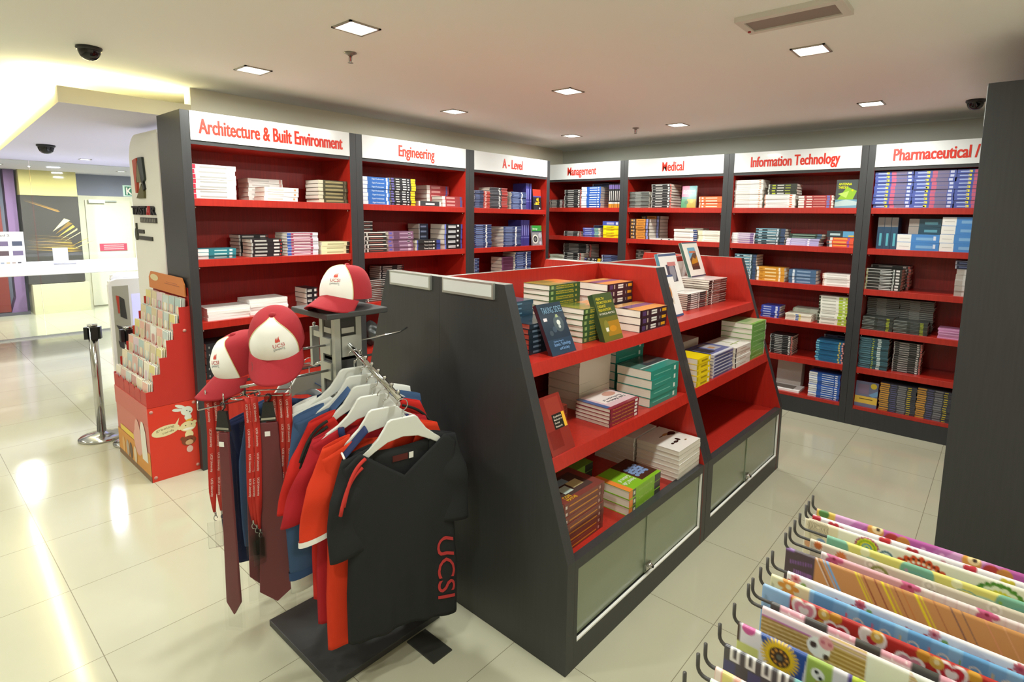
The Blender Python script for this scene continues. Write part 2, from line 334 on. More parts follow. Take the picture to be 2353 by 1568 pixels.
# ---------------------------------------------------------------- books
# style: cover, spine bands (from, to, colour), spine marks (from, to, low, high, colour), words for the label, top art
def tl(a, b, c, n=1): return [(a, b, .28 + .5 * k / n, .28 + .5 * k / n + .34 / n, c) for k in range(n)]
STY = {
'whitered': ('#e4e1de', [(0, .07, '#c8324a')], tl(.16, .78, '#a8a8a6'), 'white red-tipped'),
'greywhite': ('#d9d4d0', [(.9, .97, '#b98f88')], tl(.1, .6, '#b9b4b0'), 'greyish white'),
'plainwhite': ('#e6e3df', [], tl(.1, .55, '#c9c4be') + [(.86, .92, .3, .7, '#d89a70')], 'plain white'),
'olive': ('#4a4630', [(0, .16, '#d9d2b8'), (.9, .94, '#7a745c')], tl(.24, .84, '#b5a777', 2), 'olive gold-lettered'),
'teal': ('#2f7f8c', [(0, .27, '#eef0ee')], tl(.42, .75, '#bcd8d8') + [(.82, .9, .2, .8, '#dfe8e6')], 'teal and white'),
'black': ('#26262a', [(0, .05, '#b8b6b2')], tl(.12, .5, '#d4d2cc', 2) + [(.72, .9, .25, .75, '#d8d4d0'), (.93, .97, .3, .8, '#b03a34')], 'black white-lettered'),
'bluered': ('#dcdce6', [(0, .12, '#3f62b0'), (.12, .82, '#a9506a')], tl(.2, .74, '#e8d8dc'), 'red and blue'),
'cream': ('#e9e4b8', [(.9, 1, '#3a3830')], tl(.2, .8, '#b8b48c'), 'cream'),
'building': ('#2b2c30', [(.92, .95, '#8c2c28')], [(.06, .09, .3, .6, '#8c8c8c')], 'black BUILDING CONSTRUCTION'),
'digital': ('#3468b4', [(0, .2, '#e6ebf0'), (.88, .94, '#dfe8f4')], [(.36, .8, .35, .7, '#cfe0f4', 'Digital Fundamentals')], 'blue and white'),
'blackyellow': ('#2a2a2e', [(.8, .98, '#e8c020')], [(0.02, .12, .2, .8, '#6a62a8'), (.2, .34, .2, .6, '#c8c6c0'), (.46, .6, .25, .7, '#d2d0cc'), (.66, .72, .2, .6, '#f0eee8')], 'black yellow-ended'),
'redblue': ('#9c3f42', [(0, .14, '#e6e0d8'), (.86, .94, '#4a5c9c')], tl(.2, .6, '#d8a8a4', 2), 'brick red'),
'blackflat': ('#3a3c3e', [(0, .06, '#cfcdc8'), (.92, 1, '#d0d2d4')], tl(.3, .7, '#e6e4e0'), 'shiny black'),
'blackstripe': ('#34302e', [(0, .03, '#e8e6e2')], [(0, 1, .78, 1, '#e8e6e0'), (.12, .18, .1, .9, '#dcd8d2'), (.24, .85, .3, .5, '#8a5048')], 'black white-striped'),
'purple': ('#7a5670', [(0, .2, '#8c6c88'), (.2, .42, '#66465e')], tl(.45, .95, '#a98ca4') + [(.04, .14, .3, .7, '#5a5cb4'), (.78, .88, .2, .7, '#e6dce4')], 'mauve purple'),
'navypage': ('#263048', [(0, .1, '#c8c6c8')], tl(.2, .8, '#8c9cc0'), 'navy'),
'calculus': ('#2c2c2c', [(0, .05, '#c8c4b0'), (.05, .1, '#5a62b0'), (.84, 1, '#3c4890')], [(.34, .68, .32, .7, '#f2f0ea', 'Thomas Calculus'), (.7, .76, .3, .7, '#f0efe8')], 'black white-titled'),
'blackblue': ('#242428', [(0, .08, '#6e78c0'), (.92, 1, '#4a58b0')], tl(.2, .62, '#d8d8da', 2) + [(.7, .8, .5, .85, '#f0f0f0')], 'black blue-ended'),
'navyline': ('#2a3454', [(0, .06, '#c8ccd8')], [(0, 1, .82, 1, '#8e98b4'), (.15, .6, .3, .6, '#6f7fae')], 'thin navy'),
'redline': ('#b23a34', [], [(0, 1, .84, 1, '#dcb4ac'), (.2, .45, .2, .7, '#f0dcd8')], 'thin red'),
'darkred': ('#3c3e46', [(.66, 1, '#b83a34')], [(0, 1, .84, 1, '#a8a8ac'), (.5, .58, .15, .7, '#f0efec')], 'dark red-ended'),
'navytag': ('#2c3e6c', [], [(0, 1, .84, 1, '#a0aac4'), (.1, .5, .3, .6, '#8496c4'), (.66, .74, .0, .8, '#f2f2f0')], 'navy white-tagged'),
'plum': ('#5a3048', [(0, .1, '#73486a')], [(0, 1, .85, 1, '#7c5070')], 'plum'),
'blackline': ('#28282a', [(0, .04, '#b4b2ae'), (.94, 1, '#c0645c')], [(0, 1, .86, 1, '#a8a8a6'), (.2, .55, .35, .65, '#c2c0bc'), (.82, .9, .2, .75, '#dcdad6')], 'black thin-lined'),
'whiteblue': ('#2f5cae', [(0, .27, '#eef0ee')], tl(.42, .8, '#d4e0f2') + [(.84, .92, .25, .75, '#eef2fa')], 'blue white-ended'),
'bluegreen': ('#4f5fa8', [(0, .66, '#5c64b4'), (.66, .9, '#84b09c'), (.9, 1, '#d4d0b0')], tl(.1, .5, '#b4bce6') + [(.4, .48, .3, .7, '#e8ecf8')], 'blue-green'),
'yellow': ('#f2dc18', [], tl(.2, .6, '#b8a420') + [(.5, .7, .4, .7, '#d88a20')], 'bright yellow'),
'bluecream': ('#4858a8', [], tl(.25, .7, '#d4cce0', 2) + [(.82, .95, .2, .8, '#d8d8ea')], 'blue'),
'greenwhite': ('#c9cfc0', [(0, .06, '#9aa88c')], tl(.2, .7, '#a8b09c'), 'pale green-white'),
'greyline': ('#4a4d4a', [], [(0, 1, .8, 1, '#b4b8b2'), (.3, .6, .2, .6, '#8e928c')], 'thin grey-black'),
'orange': ('#ee6a3c', [(0, .05, '#f4b8a0')], tl(.3, .8, '#f8cbb8') + [(.12, .2, .2, .7, '#f8e4dc')], 'orange'),
'brownorange': ('#4a382e', [(.32, .8, '#d08a3c'), (.84, .94, '#8890c8')], [(.06, .14, .25, .75, '#d8a050'), (.18, .22, .2, .8, '#d4ccc0'), (.4, .72, .4, .6, '#8a5420')], 'brown and orange'),
'whiteflat': ('#d8d8d4', [(.5, .56, '#3a3a40'), (.82, .9, '#3a3a40')], [], 'flat white'),
'whiteblueend': ('#efece6', [(.84, 1, '#3a4a7c')], tl(.1, .7, '#cdc8c2'), 'white navy-ended'),
'creamplain': ('#ece9dc', [(0, .2, '#dcd8b4')], tl(.3, .9, '#cfcbbc'), 'cream-white'),
'whiteorange': ('#eceae8', [(0, .04, '#d89880')], [(.82, .9, .3, .8, '#e87040'), (.1, .75, .4, .55, '#c8c6c4')], 'white orange-dotted'),
'blacklime': ('#30342c', [(0, .05, '#c8cac0')], [(.14, .26, .2, .7, '#b4c030'), (.32, .55, .3, .65, '#dcdcd4'), (.6, .78, .3, .6, '#a8b43c')], 'black lime-marked'),
'whitered2': ('#a84040', [(0, .17, '#e8e4de'), (.82, .9, '#6a70b0'), (.95, 1, '#e0d8d0')], [(.24, .4, .25, .7, '#ecd8d2'), (.44, .78, .4, .6, '#d8a49c')], 'red white-ended'),
'whitepurple': ('#d9d0dc', [(0, .24, '#f4f2f2')], tl(.3, .8, '#8c689c') + [(.8, .95, .1, .9, '#6c4c84')], 'white and purple'),
'darkcyan': ('#30404a', [(.86, 1, '#3a4c6c')], [(0, .8, .7, 1, '#7cb0c4'), (.1, .22, .2, .6, '#b8c8d0'), (.4, .7, .2, .5, '#d4e4e8'), (.72, .78, 0, 1, '#c8d4dc')], 'dark cyan-striped'),
'lavender': ('#a8a0cc', [(0, .12, '#e4e0ee'), (.66, .72, '#ecebf4')], tl(.16, .6, '#d4d0ea') + [(0, 1, .86, 1, '#d8d4e8')], 'lavender'),
'darkgreen': ('#34443c', [(.86, 1, '#48647c')], tl(.1, .8, '#88a494'), 'dark green'),
'redorange': ('#d8583c', [(0, .1, '#3a3a42'), (.1, .2, '#d4dcd8'), (.76, .84, '#94509c')], [(.24, .74, .35, .75, '#eca44c')], 'red-orange'),
'blacksky': ('#2c3a40', [(.6, 1, '#5c9cc4')], tl(.12, .5, '#b4c8cc') + [(.8, 1, .1, .35, '#dcb040')], 'black and sky-blue'),
'ochre': ('#d49434', [(0, .08, '#f2ece0'), (.8, .86, '#f0e4cc')], tl(.12, .22, '#b4741c') + tl(.3, .7, '#f0d49c'), 'ochre yellow'),
'steel': ('#4c6888', [(.14, .22, '#d8e0e8')], tl(.3, .8, '#94acc8', 2), 'steel blue'),
'whitecrate': ('#eeebe6', [(0, .06, '#d8b0a0')], tl(.15, .9, '#cfcac4', 2), 'off-white'),
'royal': ('#3a48a4', [(.78, .9, '#d4d8ec')], tl(.12, .55, '#c4ccec', 2), 'royal blue'),
'creambands': ('#ebe6d4', [(.4, .52, '#5474b0'), (.52, .6, '#e4d05c')], tl(.05, .35, '#c8c2b0'), 'cream blue-banded'),
'whitelime': ('#e9e9de', [(0, .06, '#3c4434'), (.7, 1, '#a8c43c')], tl(.12, .6, '#b8b8ac') + [(.84, .92, .3, .7, '#e8f0d0')], 'white lime-ended'),
'tealblue': ('#2c6c94', [(.82, .88, '#c4b868'), (.94, 1, '#d89890')], [(0, .12, .2, .8, '#78b8d0'), (.2, .7, .4, .6, '#2c5484'), (0, 1, .88, 1, '#24384c')], 'teal-blue'),
'pharm': ('#4c5ca8', [(.44, .56, '#c4607c'), (.56, .84, '#746c8c')], tl(.08, .34, '#a4b4e0') + [(.86, .95, .2, .8, '#c4cce6'), (.3, .38, .2, .8, '#ece040')], 'blue pink-banded'),
'skywhite': ('#4886c8', [(0, .34, '#e9e9e4')], tl(.46, .85, '#7cacd8') + [(.86, .92, .3, .8, '#d0dcec'), (.06, .3, .45, .5, '#b4b4b0')], 'thick sky-blue'),
'darkteal': ('#2a4a5a', [(0, .32, '#9c948c')], tl(.5, .9, '#5c98a8'), 'thick dark teal'),
'blacksilver': ('#2c2e2c', [(0, .05, '#b0b080'), (.76, .8, '#b8c0bc')], [(0, .7, .8, 1, '#c8ccc8'), (.4, .74, .2, .45, '#d4d8d4'), (.84, .94, .2, .8, '#d8d8d4')], 'black silver-striped'),
'whitegrey': ('#c8c6c2', [(0, .3, '#aca49c')], tl(.4, .9, '#a4a29e'), 'grey-white'),
'darklime': ('#3a403c', [(.78, .88, '#98a434')], [(0, .4, .75, 1, '#b4bcb8'), (.5, .74, .3, .7, '#585e60')], 'thin dark lime-tagged'),
'pink': ('#cc8cb8', [], [(0, 1, .8, 1, '#ecd0e4')], 'thin pink'),
'tealdark': ('#34525c', [(.62, .74, '#c4d4d0')], [(0, 1, .86, 1, '#4c8494'), (.05, .4, .3, .6, '#6c98a8'), (.44, .5, .2, .7, '#a8b44c')], 'dark teal'),
'darkorange': ('#40424c', [(0, .26, '#c8923c'), (.5, .72, '#7c7c80')], [(0, 1, .82, 1, '#2c2c34'), (.3, .46, .2, .6, '#5c5c8c'), (.76, .86, .2, .6, '#c8b430')], 'dark orange-ended'),
'violet': ('#3e3c86', [(.3, .34, '#6c6cb4')], tl(.4, .8, '#8c8cc8'), 'violet-blue upright'),
'uprightband': ('#2a2a2c', [(0, .17, '#d08a2c'), (.17, .24, '#e8e6e0'), (.78, .96, '#6c5c98')], tl(.3, .7, '#d4d2cc'), 'black orange-footed upright'),
'uprightteal': ('#2c4c68', [(.7, 1, '#8c8884')], tl(.1, .5, '#5cb4c4'), 'dark teal upright'),
# island
'health': ('#3c5a38', [], [(.05, .12, .2, .8, '#90a868'), (.2, .78, .18, .42, '#d8c440', 'PREVENTION IN CLINICAL PRACTICE'), (.2, .76, .55, .80, '#d8c440', 'HEALTH PROMOTION AND DISEASE'), (.84, .88, .3, .7, '#b0a84c')], 'green HEALTH PROMOTION'),
'calc': ('#3a2c34', [(0, .06, '#241c24')], [(.08, .2, .2, .8, '#54406c'), (.24, .28, .2, .8, '#b8a8a0'), (.4, .6, .2, .44, '#e8e4e0'), (.4, .6, .54, .78, '#e8e4e0'), (.72, .74, .3, .7, '#b8b0b0'), (.8, .96, .3, .72, '#e0a024')], 'dark orange-labelled'),
'darkpink': ('#22303c', [(.92, .97, '#c04830')], [(.1, .3, .3, .7, '#64788c')], 'dark blue pink-edged'),
'tealslim': ('#2c4c60', [], [(.1, .7, .3, .6, '#6890a8')], 'dark teal'),
'practice': ('#8a2c3c', [(0, .02, '#5c1c28')], [(.08, .82, .3, .66, '#d89040', 'The Practice of Public Relations'), (.86, .95, .2, .85, '#e8e4e4')], 'maroon gold-lettered'),
'tealfat': ('#2c8c80', [(0, .0, '#2c8c80')], [(.1, .7, .42, .52, '#64b4a8'), (.82, .88, .25, .72, '#d8e8e4')], 'thick teal'),
'brownfat': ('#7c4038', [(.9, .94, '#64302a')], [(.12, .82, .3, .48, '#c8802c'), (.86, .9, .3, .7, '#b89088'), (.03, .07, .2, .6, '#d8d0cc')], 'thick maroon-brown'),
'culture': ('#84b82c', [(0, .1, '#e8873c'), (.1, .2, '#58604c'), (.8, 1, '#3c3c38')], [(.3, .72, .32, .62, '#b8dc70', 'Culture of Animal Cells'), (.13, .18, .3, .7, '#d4d8cc')], 'lime green'),
'bird': ('#e6e2dc', [], [(0, 1, .86, 1, '#c4c0ba')], 'white bird-print'),
'bwthin': ('#3a3434', [(.94, 1, '#c47868')], [(0, 1, .8, 1, '#d4ccc4'), (.16, .5, .25, .65, '#e8e4e0'), (.54, .6, 0, .9, '#d8d4d0')], 'thin black-and-white'),
'darkwhite': ('#4a3430', [(.16, .22, '#e4dcd8')], [(0, 1, .78, 1, '#d8d0c8'), (.26, .62, .2, .6, '#9c6c64'), (.02, .12, .2, .7, '#241c1c')], 'tall brown-spined'),
'yellowbook': ('#f0d41c', [], [(.3, .75, .3, .6, '#a89018'), (.84, .94, .2, .8, '#e8e8e0'), (.0, .1, .15, .8, '#c8b018')], 'yellow'),
'bluewhite': ('#6c70a0', [(0, .04, '#d8d8e4')], [(0, 1, .74, 1, '#dcdce6'), (.1, .8, .2, .55, '#4c5078')], 'blue-grey striped'),
'whitefat': ('#e8e4de', [(0, .05, '#3c4048')], [(.3, .7, .4, .55, '#c4a89c')], 'white dark-edged'),
'greenfat': ('#74b054', [(.95, 1, '#d8dcd0')], [(.1, .8, .4, .5, '#a4cc8c')], 'green'),
'pages': ('#d8d0c4', [], [], 'white page-edged'),
'greendark': ('#6c9438', [(.75, 1, '#30342c')], [], 'green and black'),
}
def cover_mb(L, T, D, st, c=.0016, mb=None, rough=.3, art=None):
    mb = mb or MB(); col, bands, marks = STY[st][0], STY[st][1], STY[st][2]; cm = mat(col, rough)
    mb.box(-L / 2, L / 2, 0, D, T - c, T, cm); mb.box(-L / 2, L / 2, 0, D, 0, c, cm)
    cuts = sorted({0, 1} | {q for b in bands for q in b[:2]})
    for a, b in zip(cuts, cuts[1:]):
        h = next((x[2] for x in bands if x[0] <= a + 1e-6 and x[1] >= b - 1e-6), col)
        mb.box(-L / 2 + a * L, -L / 2 + b * L, 0, .002, c, T - c, mat(h, rough))
    for a, b, z0, z1, h, *tx in marks:
        if tx:
            text(mb, tx[0], lambda x, y, q: (-L / 2 + x, -.0005, y), (b - a) * L, (z1 - z0) * T, mat(h, rough), .012, a * L, z0 * T); continue
        mb.box(-L / 2 + a * L, -L / 2 + b * L, -.0004, .0004, max(z0 * T, .0006), min(z1 * T, T - .0006), mat(h, rough))
    for ri, r in enumerate(art or []):
        z = T + .0003 + ri * .00012
        if r[0] == 'r': mb.box(-L / 2 + r[1] * L, -L / 2 + r[2] * L, r[3] * D, r[4] * D, T - .0002, z, mat(r[5], rough))
        if r[0] == 'c': mb.add([(-L / 2 + r[1] * L + r[3] * math.cos(k * PI / 8), r[2] * D + r[3] * r[5] * math.sin(k * PI / 8), z + .0002) for k in range(16)], [list(range(16))], mat(r[4], rough))
        if r[0] == 't': text(mb, r[1], lambda x, y, q: (-L / 2 + r[2] * L - x * r[7], r[3] * D - y * r[7], z + .0003), r[4] * L, r[5] * D, mat(r[6], rough))
    return mb
def pages_mb(L, T, D, mb=None, c=.0016, pg=None):
    mb = mb or MB(); return mb.box(-L / 2 + .002, L / 2 - .002, .002, D - .002, c, T - c, pg or PAGE)
UNIT = {'A': ('L', 'Architecture'), 'E': ('L', 'Engineering'), 'V': ('L', 'A - Level'), 'M': ('R', 'Management'), 'D': ('R', 'Medical'), 'T': ('R', 'Information Technology'), 'P': ('R', 'Pharmaceutical')}
SHW = {'L': {1: 'top', 2: 'second', 3: 'third', 4: 'lowest'}, 'R': {1: 'top', 2: 'second', 3: 'third', 4: 'fourth', 5: 'fifth', 6: 'bottom'}}
STACKS=[
('A', 1, 'whitered', 7, -4.062, -3.791, 1.878, 0.0324, 0.03, 0.19, 'far left'),
('A', 1, 'greywhite', 5, -3.632, -3.376, 1.878, 0.0334, 0.22, 0.19, 'back row'),
('A', 1, 'plainwhite', 3, -3.601, -3.349, 1.878, 0.0337, 0.03, 0.17, 'middle front'),
('A', 1, 'olive', 6, -3.187, -2.934, 1.878, 0.0295, 0.03, 0.2, 'right end'),
('A', 2, 'teal', 3, -4.057, -3.815, 1.47, 0.023, 0.03, 0.17, 'far left'),
('A', 2, 'black', 6, -3.727, -3.511, 1.47, 0.026, 0.2, 0.17, 'back row'),
('A', 2, 'black', 5, -3.715, -3.488, 1.47, 0.026, 0.03, 0.15, 'middle front'),
('A', 2, 'bluered', 8, -3.448, -3.203, 1.47, 0.0217, 0.03, 0.2, 'right of middle'),
('A', 2, 'cream', 3, -3.177, -2.934, 1.47, 0.0327, 0.03, 0.17, 'right end'),
('A', 4, 'building', 5, -4.049, -3.791, 0.631, 0.0504, 0.03, 0.2, 'left end'),
('A', 4, 'black', 5, -3.705, -3.434, 0.631, 0.0252, 0.06, 0.18, 'behind the hanging caps'),
('A', 3, 'black', 4, -3.294, -3.197, 1.04, 0.0408, 0.08, 0.18, 'right end behind the cap'),
('E', 1, 'digital', 7, -2.804, -2.533, 1.878, 0.033, 0.03, 0.19, 'far left'),
('E', 1, 'blackyellow', 11, -2.518, -2.25, 1.878, 0.0217, 0.03, 0.2, 'second from left'),
('E', 1, 'redblue', 5, -1.991, -1.717, 1.878, 0.0412, 0.2, 0.19, 'back row'),
('E', 1, 'blackflat', 1, -2.218, -1.95, 1.878, 0.047, 0.03, 0.16, 'middle front'),
('E', 1, 'redblue', 3, -1.94, -1.68, 1.878, 0.034, 0.03, 0.16, 'right end'),
('E', 2, 'blackstripe', 8, -2.775, -2.601, 1.47, 0.0328, 0.2, 0.18, 'back left corner'),
('E', 2, 'blackstripe', 5, -2.793, -2.575, 1.47, 0.0346, 0.03, 0.16, 'far left'),
('E', 2, 'purple', 5, -2.555, -2.287, 1.47, 0.0356, 0.03, 0.17, 'second from left'),
('E', 2, 'navypage', 5, -2.082, -1.967, 1.47, 0.0486, 0.215, 0.17, 'back row'),
('E', 2, 'calculus', 3, -2.262, -1.967, 1.47, 0.0317, 0.03, 0.17, 'middle front'),
('E', 2, 'blackblue', 5, -1.916, -1.69, 1.47, 0.0486, 0.03, 0.22, 'right end'),
('E', 3, 'blackstripe', 12, -2.798, -2.608, 1.04, 0.0158, 0.03, 0.17, 'left end'),
('E', 3, 'black', 15, -2.535, -2.271, 1.04, 0.0193, 0.2, 0.17, 'back row'),
('V', 1, 'navyline', 12, -1.535, -1.399, 1.878, 0.0148, 0.03, 0.16, 'far left'),
('V', 1, 'redline', 12, -1.396, -1.306, 1.878, 0.0145, 0.03, 0.16, 'second from left'),
('V', 1, 'darkred', 14, -1.293, -1.03, 1.878, 0.0156, 0.04, 0.17, 'middle front'),
('V', 1, 'navytag', 12, -0.976, -0.736, 1.878, 0.0156, 0.03, 0.18, 'right of middle'),
('V', 2, 'navytag', 12, -1.528, -1.281, 1.47, 0.02, 0.03, 0.16, 'far left'),
('V', 2, 'navytag', 14, -1.095, -0.816, 1.47, 0.0156, 0.03, 0.2, 'middle front'),
('V', 3, 'navyline', 9, -1.527, -1.457, 1.04, 0.0361, 0.03, 0.16, 'left end'),
('V', 3, 'plum', 8, -1.089, -0.907, 1.04, 0.0394, 0.06, 0.17, 'middle'),
('V', 3, 'navytag', 14, -0.901, -0.641, 1.04, 0.0262, 0.03, 0.2, 'right end'),
('M', 1, 'black', 7, -0.315, -0.096, 1.917, 0.0144, 0.03, 0.17, 'far left'),
('M', 1, 'blackline', 9, -0.087, 0.165, 1.917, 0.024, 0.03, 0.17, 'second from left'),
('M', 1, 'navyline', 11, 0.192, 0.43, 1.917, 0.0265, 0.22, 0.17, 'back row'),
('M', 1, 'whiteblue', 9, 0.17, 0.445, 1.917, 0.0273, 0.03, 0.185, 'middle front'),
('M', 2, 'blackline', 4, -0.084, 0.172, 1.572, 0.0155, 0.03, 0.17, 'left of middle'),
('M', 2, 'navyline', 6, 0.223, 0.363, 1.572, 0.023, 0.22, 0.17, 'back row'),
('M', 2, 'bluegreen', 5, 0.204, 0.453, 1.572, 0.0216, 0.03, 0.18, 'middle front'),
('M', 2, 'yellow', 4, 0.493, 0.712, 1.572, 0.0353, 0.03, 0.18, 'right end'),
('M', 2, 'bluecream', 1, 0.49, 0.71, 1.713, 0.049, 0.03, 0.18, 'atop yellow books'),
('M', 3, 'greenwhite', 5, -0.306, -0.089, 1.222, 0.0226, 0.03, 0.17, 'left end'),
('M', 3, 'blackline', 14, -0.22, 0.217, 1.222, 0.0181, 0.2, 0.17, 'back row'),
('M', 3, 'blackline', 7, -0.079, 0.183, 1.222, 0.0214, 0.03, 0.17, 'second from left'),
('M', 3, 'blackyellow', 4, 0.231, 0.472, 1.222, 0.025, 0.03, 0.17, 'middle front'),
('M', 3, 'navyline', 6, 0.48, 0.699, 1.222, 0.0242, 0.04, 0.17, 'right end'),
('D', 1, 'greyline', 13, 0.836, 1.082, 1.917, 0.0136, 0.03, 0.18, 'far left'),
('D', 1, 'blackline', 9, 1.111, 1.347, 1.917, 0.0281, 0.03, 0.24, 'left of middle'),
('D', 1, 'orange', 4, 1.666, 1.908, 1.917, 0.0285, 0.03, 0.17, 'right end'),
('D', 2, 'brownorange', 7, 0.891, 1.139, 1.572, 0.037, 0.2, 0.2, 'back row'),
('D', 2, 'brownorange', 6, 0.857, 1.098, 1.572, 0.0372, 0.03, 0.165, 'far left'),
('D', 2, 'whiteflat', 1, 1.114, 1.389, 1.572, 0.014, 0.02, 0.19, 'middle front'),
('D', 2, 'greenwhite', 6, 1.441, 1.653, 1.572, 0.0223, 0.2, 0.16, 'back row right'),
('D', 2, 'whiteblueend', 6, 1.399, 1.659, 1.572, 0.0202, 0.03, 0.17, 'right of middle'),
('D', 2, 'creamplain', 5, 1.672, 1.908, 1.572, 0.0228, 0.03, 0.17, 'right end'),
('D', 3, 'greyline', 5, 0.845, 0.942, 1.222, 0.0438, 0.2, 0.17, 'left end'),
('T', 1, 'plainwhite', 14, 2.031, 2.301, 1.917, 0.0191, 0.03, 0.2, 'far left'),
('T', 1, 'whiteorange', 6, 2.324, 2.601, 1.917, 0.0208, 0.03, 0.17, 'second from left'),
('T', 1, 'blacklime', 4, 2.345, 2.605, 2.042, 0.0245, 0.04, 0.18, 'atop white books'),
('T', 1, 'whitered2', 5, 2.629, 2.922, 1.917, 0.0224, 0.03, 0.17, 'middle front'),
('T', 2, 'whitepurple', 5, 2.03, 2.255, 1.572, 0.0206, 0.03, 0.17, 'far left'),
('T', 2, 'darkcyan', 6, 2.261, 2.534, 1.572, 0.0253, 0.03, 0.19, 'second from left'),
('T', 2, 'lavender', 4, 2.549, 2.833, 1.572, 0.0167, 0.03, 0.18, 'middle front'),
('T', 2, 'darkgreen', 2, 2.568, 2.849, 1.639, 0.0215, 0.04, 0.18, 'atop lavender books'),
('T', 2, 'redorange', 3, 2.895, 3.111, 1.572, 0.0293, 0.03, 0.17, 'right end'),
('T', 2, 'blacksky', 1, 2.895, 3.112, 1.66, 0.055, 0.03, 0.18, 'atop red books'),
('T', 3, 'darkcyan', 9, 2.069, 2.284, 1.222, 0.0272, 0.03, 0.2, 'far left'),
('T', 3, 'ochre', 4, 2.294, 2.552, 1.222, 0.0333, 0.03, 0.17, 'left of middle'),
('T', 3, 'steel', 4, 2.594, 2.831, 1.222, 0.0318, 0.03, 0.18, 'middle front'),
('T', 3, 'whitecrate', 5, 2.887, 3.11, 1.222, 0.022, 0.03, 0.18, 'right end'),
('T', 4, 'royal', 5, 2.361, 2.531, 0.871, 0.0226, 0.03, 0.19, 'left end'),
('T', 4, 'greenwhite', 7, 2.608, 2.832, 0.871, 0.014, 0.2, 0.17, 'back row'),
('T', 4, 'creambands', 4, 2.591, 2.821, 0.871, 0.0153, 0.03, 0.18, 'middle front'),
('T', 4, 'whitelime', 9, 2.874, 3.109, 0.871, 0.0286, 0.03, 0.18, 'right end'),
('T', 5, 'blackline', 11, 2.468, 2.672, 0.527, 0.017, 0.03, 0.19, 'left end'),
('T', 5, 'navyline', 11, 2.902, 3.093, 0.527, 0.02, 0.215, 0.17, 'back row right'),
('T', 5, 'tealblue', 9, 2.879, 3.107, 0.527, 0.0217, 0.03, 0.18, 'right end'),
('T', 6, 'whiteblue', 12, 2.84, 3.102, 0.176, 0.0198, 0.03, 0.18, 'right end'),
('P', 1, 'pharm', 10, 3.229, 3.502, 1.917, 0.0301, 0.03, 0.2, 'far left'),
('P', 1, 'pharm', 10, 3.504, 3.781, 1.917, 0.0298, 0.03, 0.2, 'middle'),
('P', 1, 'pharm', 10, 3.784, 4.033, 1.917, 0.0298, 0.03, 0.2, 'right end'),
('P', 2, 'skywhite', 2, 3.428, 3.718, 1.572, 0.0655, 0.03, 0.22, 'middle front'),
('P', 2, 'darkteal', 2, 3.499, 3.718, 1.703, 0.064, 0.06, 0.2, 'atop blue books'),
('P', 2, 'skywhite', 4, 3.722, 3.992, 1.572, 0.0685, 0.03, 0.22, 'right end'),
('P', 3, 'blackline', 8, 3.232, 3.527, 1.222, 0.0256, 0.22, 0.17, 'back row'),
('P', 3, 'blacksilver', 7, 3.229, 3.491, 1.222, 0.026, 0.03, 0.185, 'far left'),
('P', 3, 'whitegrey', 5, 3.85, 4.015, 1.222, 0.043, 0.05, 0.18, 'right end'),
('P', 3, 'navyline', 2, 3.84, 4.007, 1.437, 0.0335, 0.08, 0.18, 'atop white books'),
('P', 4, 'greyline', 16, 3.233, 3.477, 0.871, 0.0163, 0.2, 0.17, 'back row left'),
('P', 4, 'greyline', 16, 3.479, 3.724, 0.871, 0.0165, 0.2, 0.17, 'back row right'),
('P', 4, 'darklime', 9, 3.233, 3.463, 0.871, 0.0124, 0.03, 0.16, 'far left'),
('P', 4, 'darklime', 9, 3.468, 3.709, 0.871, 0.0116, 0.03, 0.16, 'middle front'),
('P', 4, 'pink', 8, 3.777, 3.933, 0.871, 0.0097, 0.03, 0.17, 'right end'),
('P', 5, 'tealdark', 15, 3.229, 3.451, 0.527, 0.0181, 0.03, 0.19, 'far left'),
('P', 5, 'blackline', 14, 3.478, 3.681, 0.527, 0.0186, 0.08, 0.18, 'middle front'),
('P', 6, 'darkorange', 14, 3.415, 3.68, 0.176, 0.0177, 0.03, 0.18, 'middle front'),
('P', 6, 'darkorange', 14, 3.682, 3.924, 0.176, 0.0184, 0.03, 0.18, 'right end'),
]
FACEOUT=[
('V', 1, 'scorpion', -0.572, -0.432, 1.878, 0.235, 0.06, 'right end') ,
('V', 2, 'flower', -0.603, -0.432, 1.47, 0.23, 0.04, 'right end') ,
('D', 1, 'malaysia', 1.45, 1.613, 1.917, 0.229, 0.06, 'right of middle') ,
('T', 1, 'antenna', 2.927, 3.101, 1.917, 0.248, 0.06, 'right end') ,
('P', 6, 'mauve', 3.229, 3.401, 0.176, 0.223, 0.03, 'far left') ,
]
UPRIGHT=[
('V', 1, 'violet', 3, -0.678, -0.581, 1.878, 0.295, 0.09, 0.2, 'behind the navy books') ,
('V', 2, 'violet', 4, -0.764, -0.612, 1.47, 0.29, 0.08, 0.2, 'right of middle') ,
('M', 1, 'uprightband', 6, 0.535, 0.687, 1.917, 0.274, 0.06, 0.18, 'right end') ,
('P', 2, 'uprightteal', 3, 3.274, 3.424, 1.572, 0.267, 0.08, 0.2, 'far left') ,
]

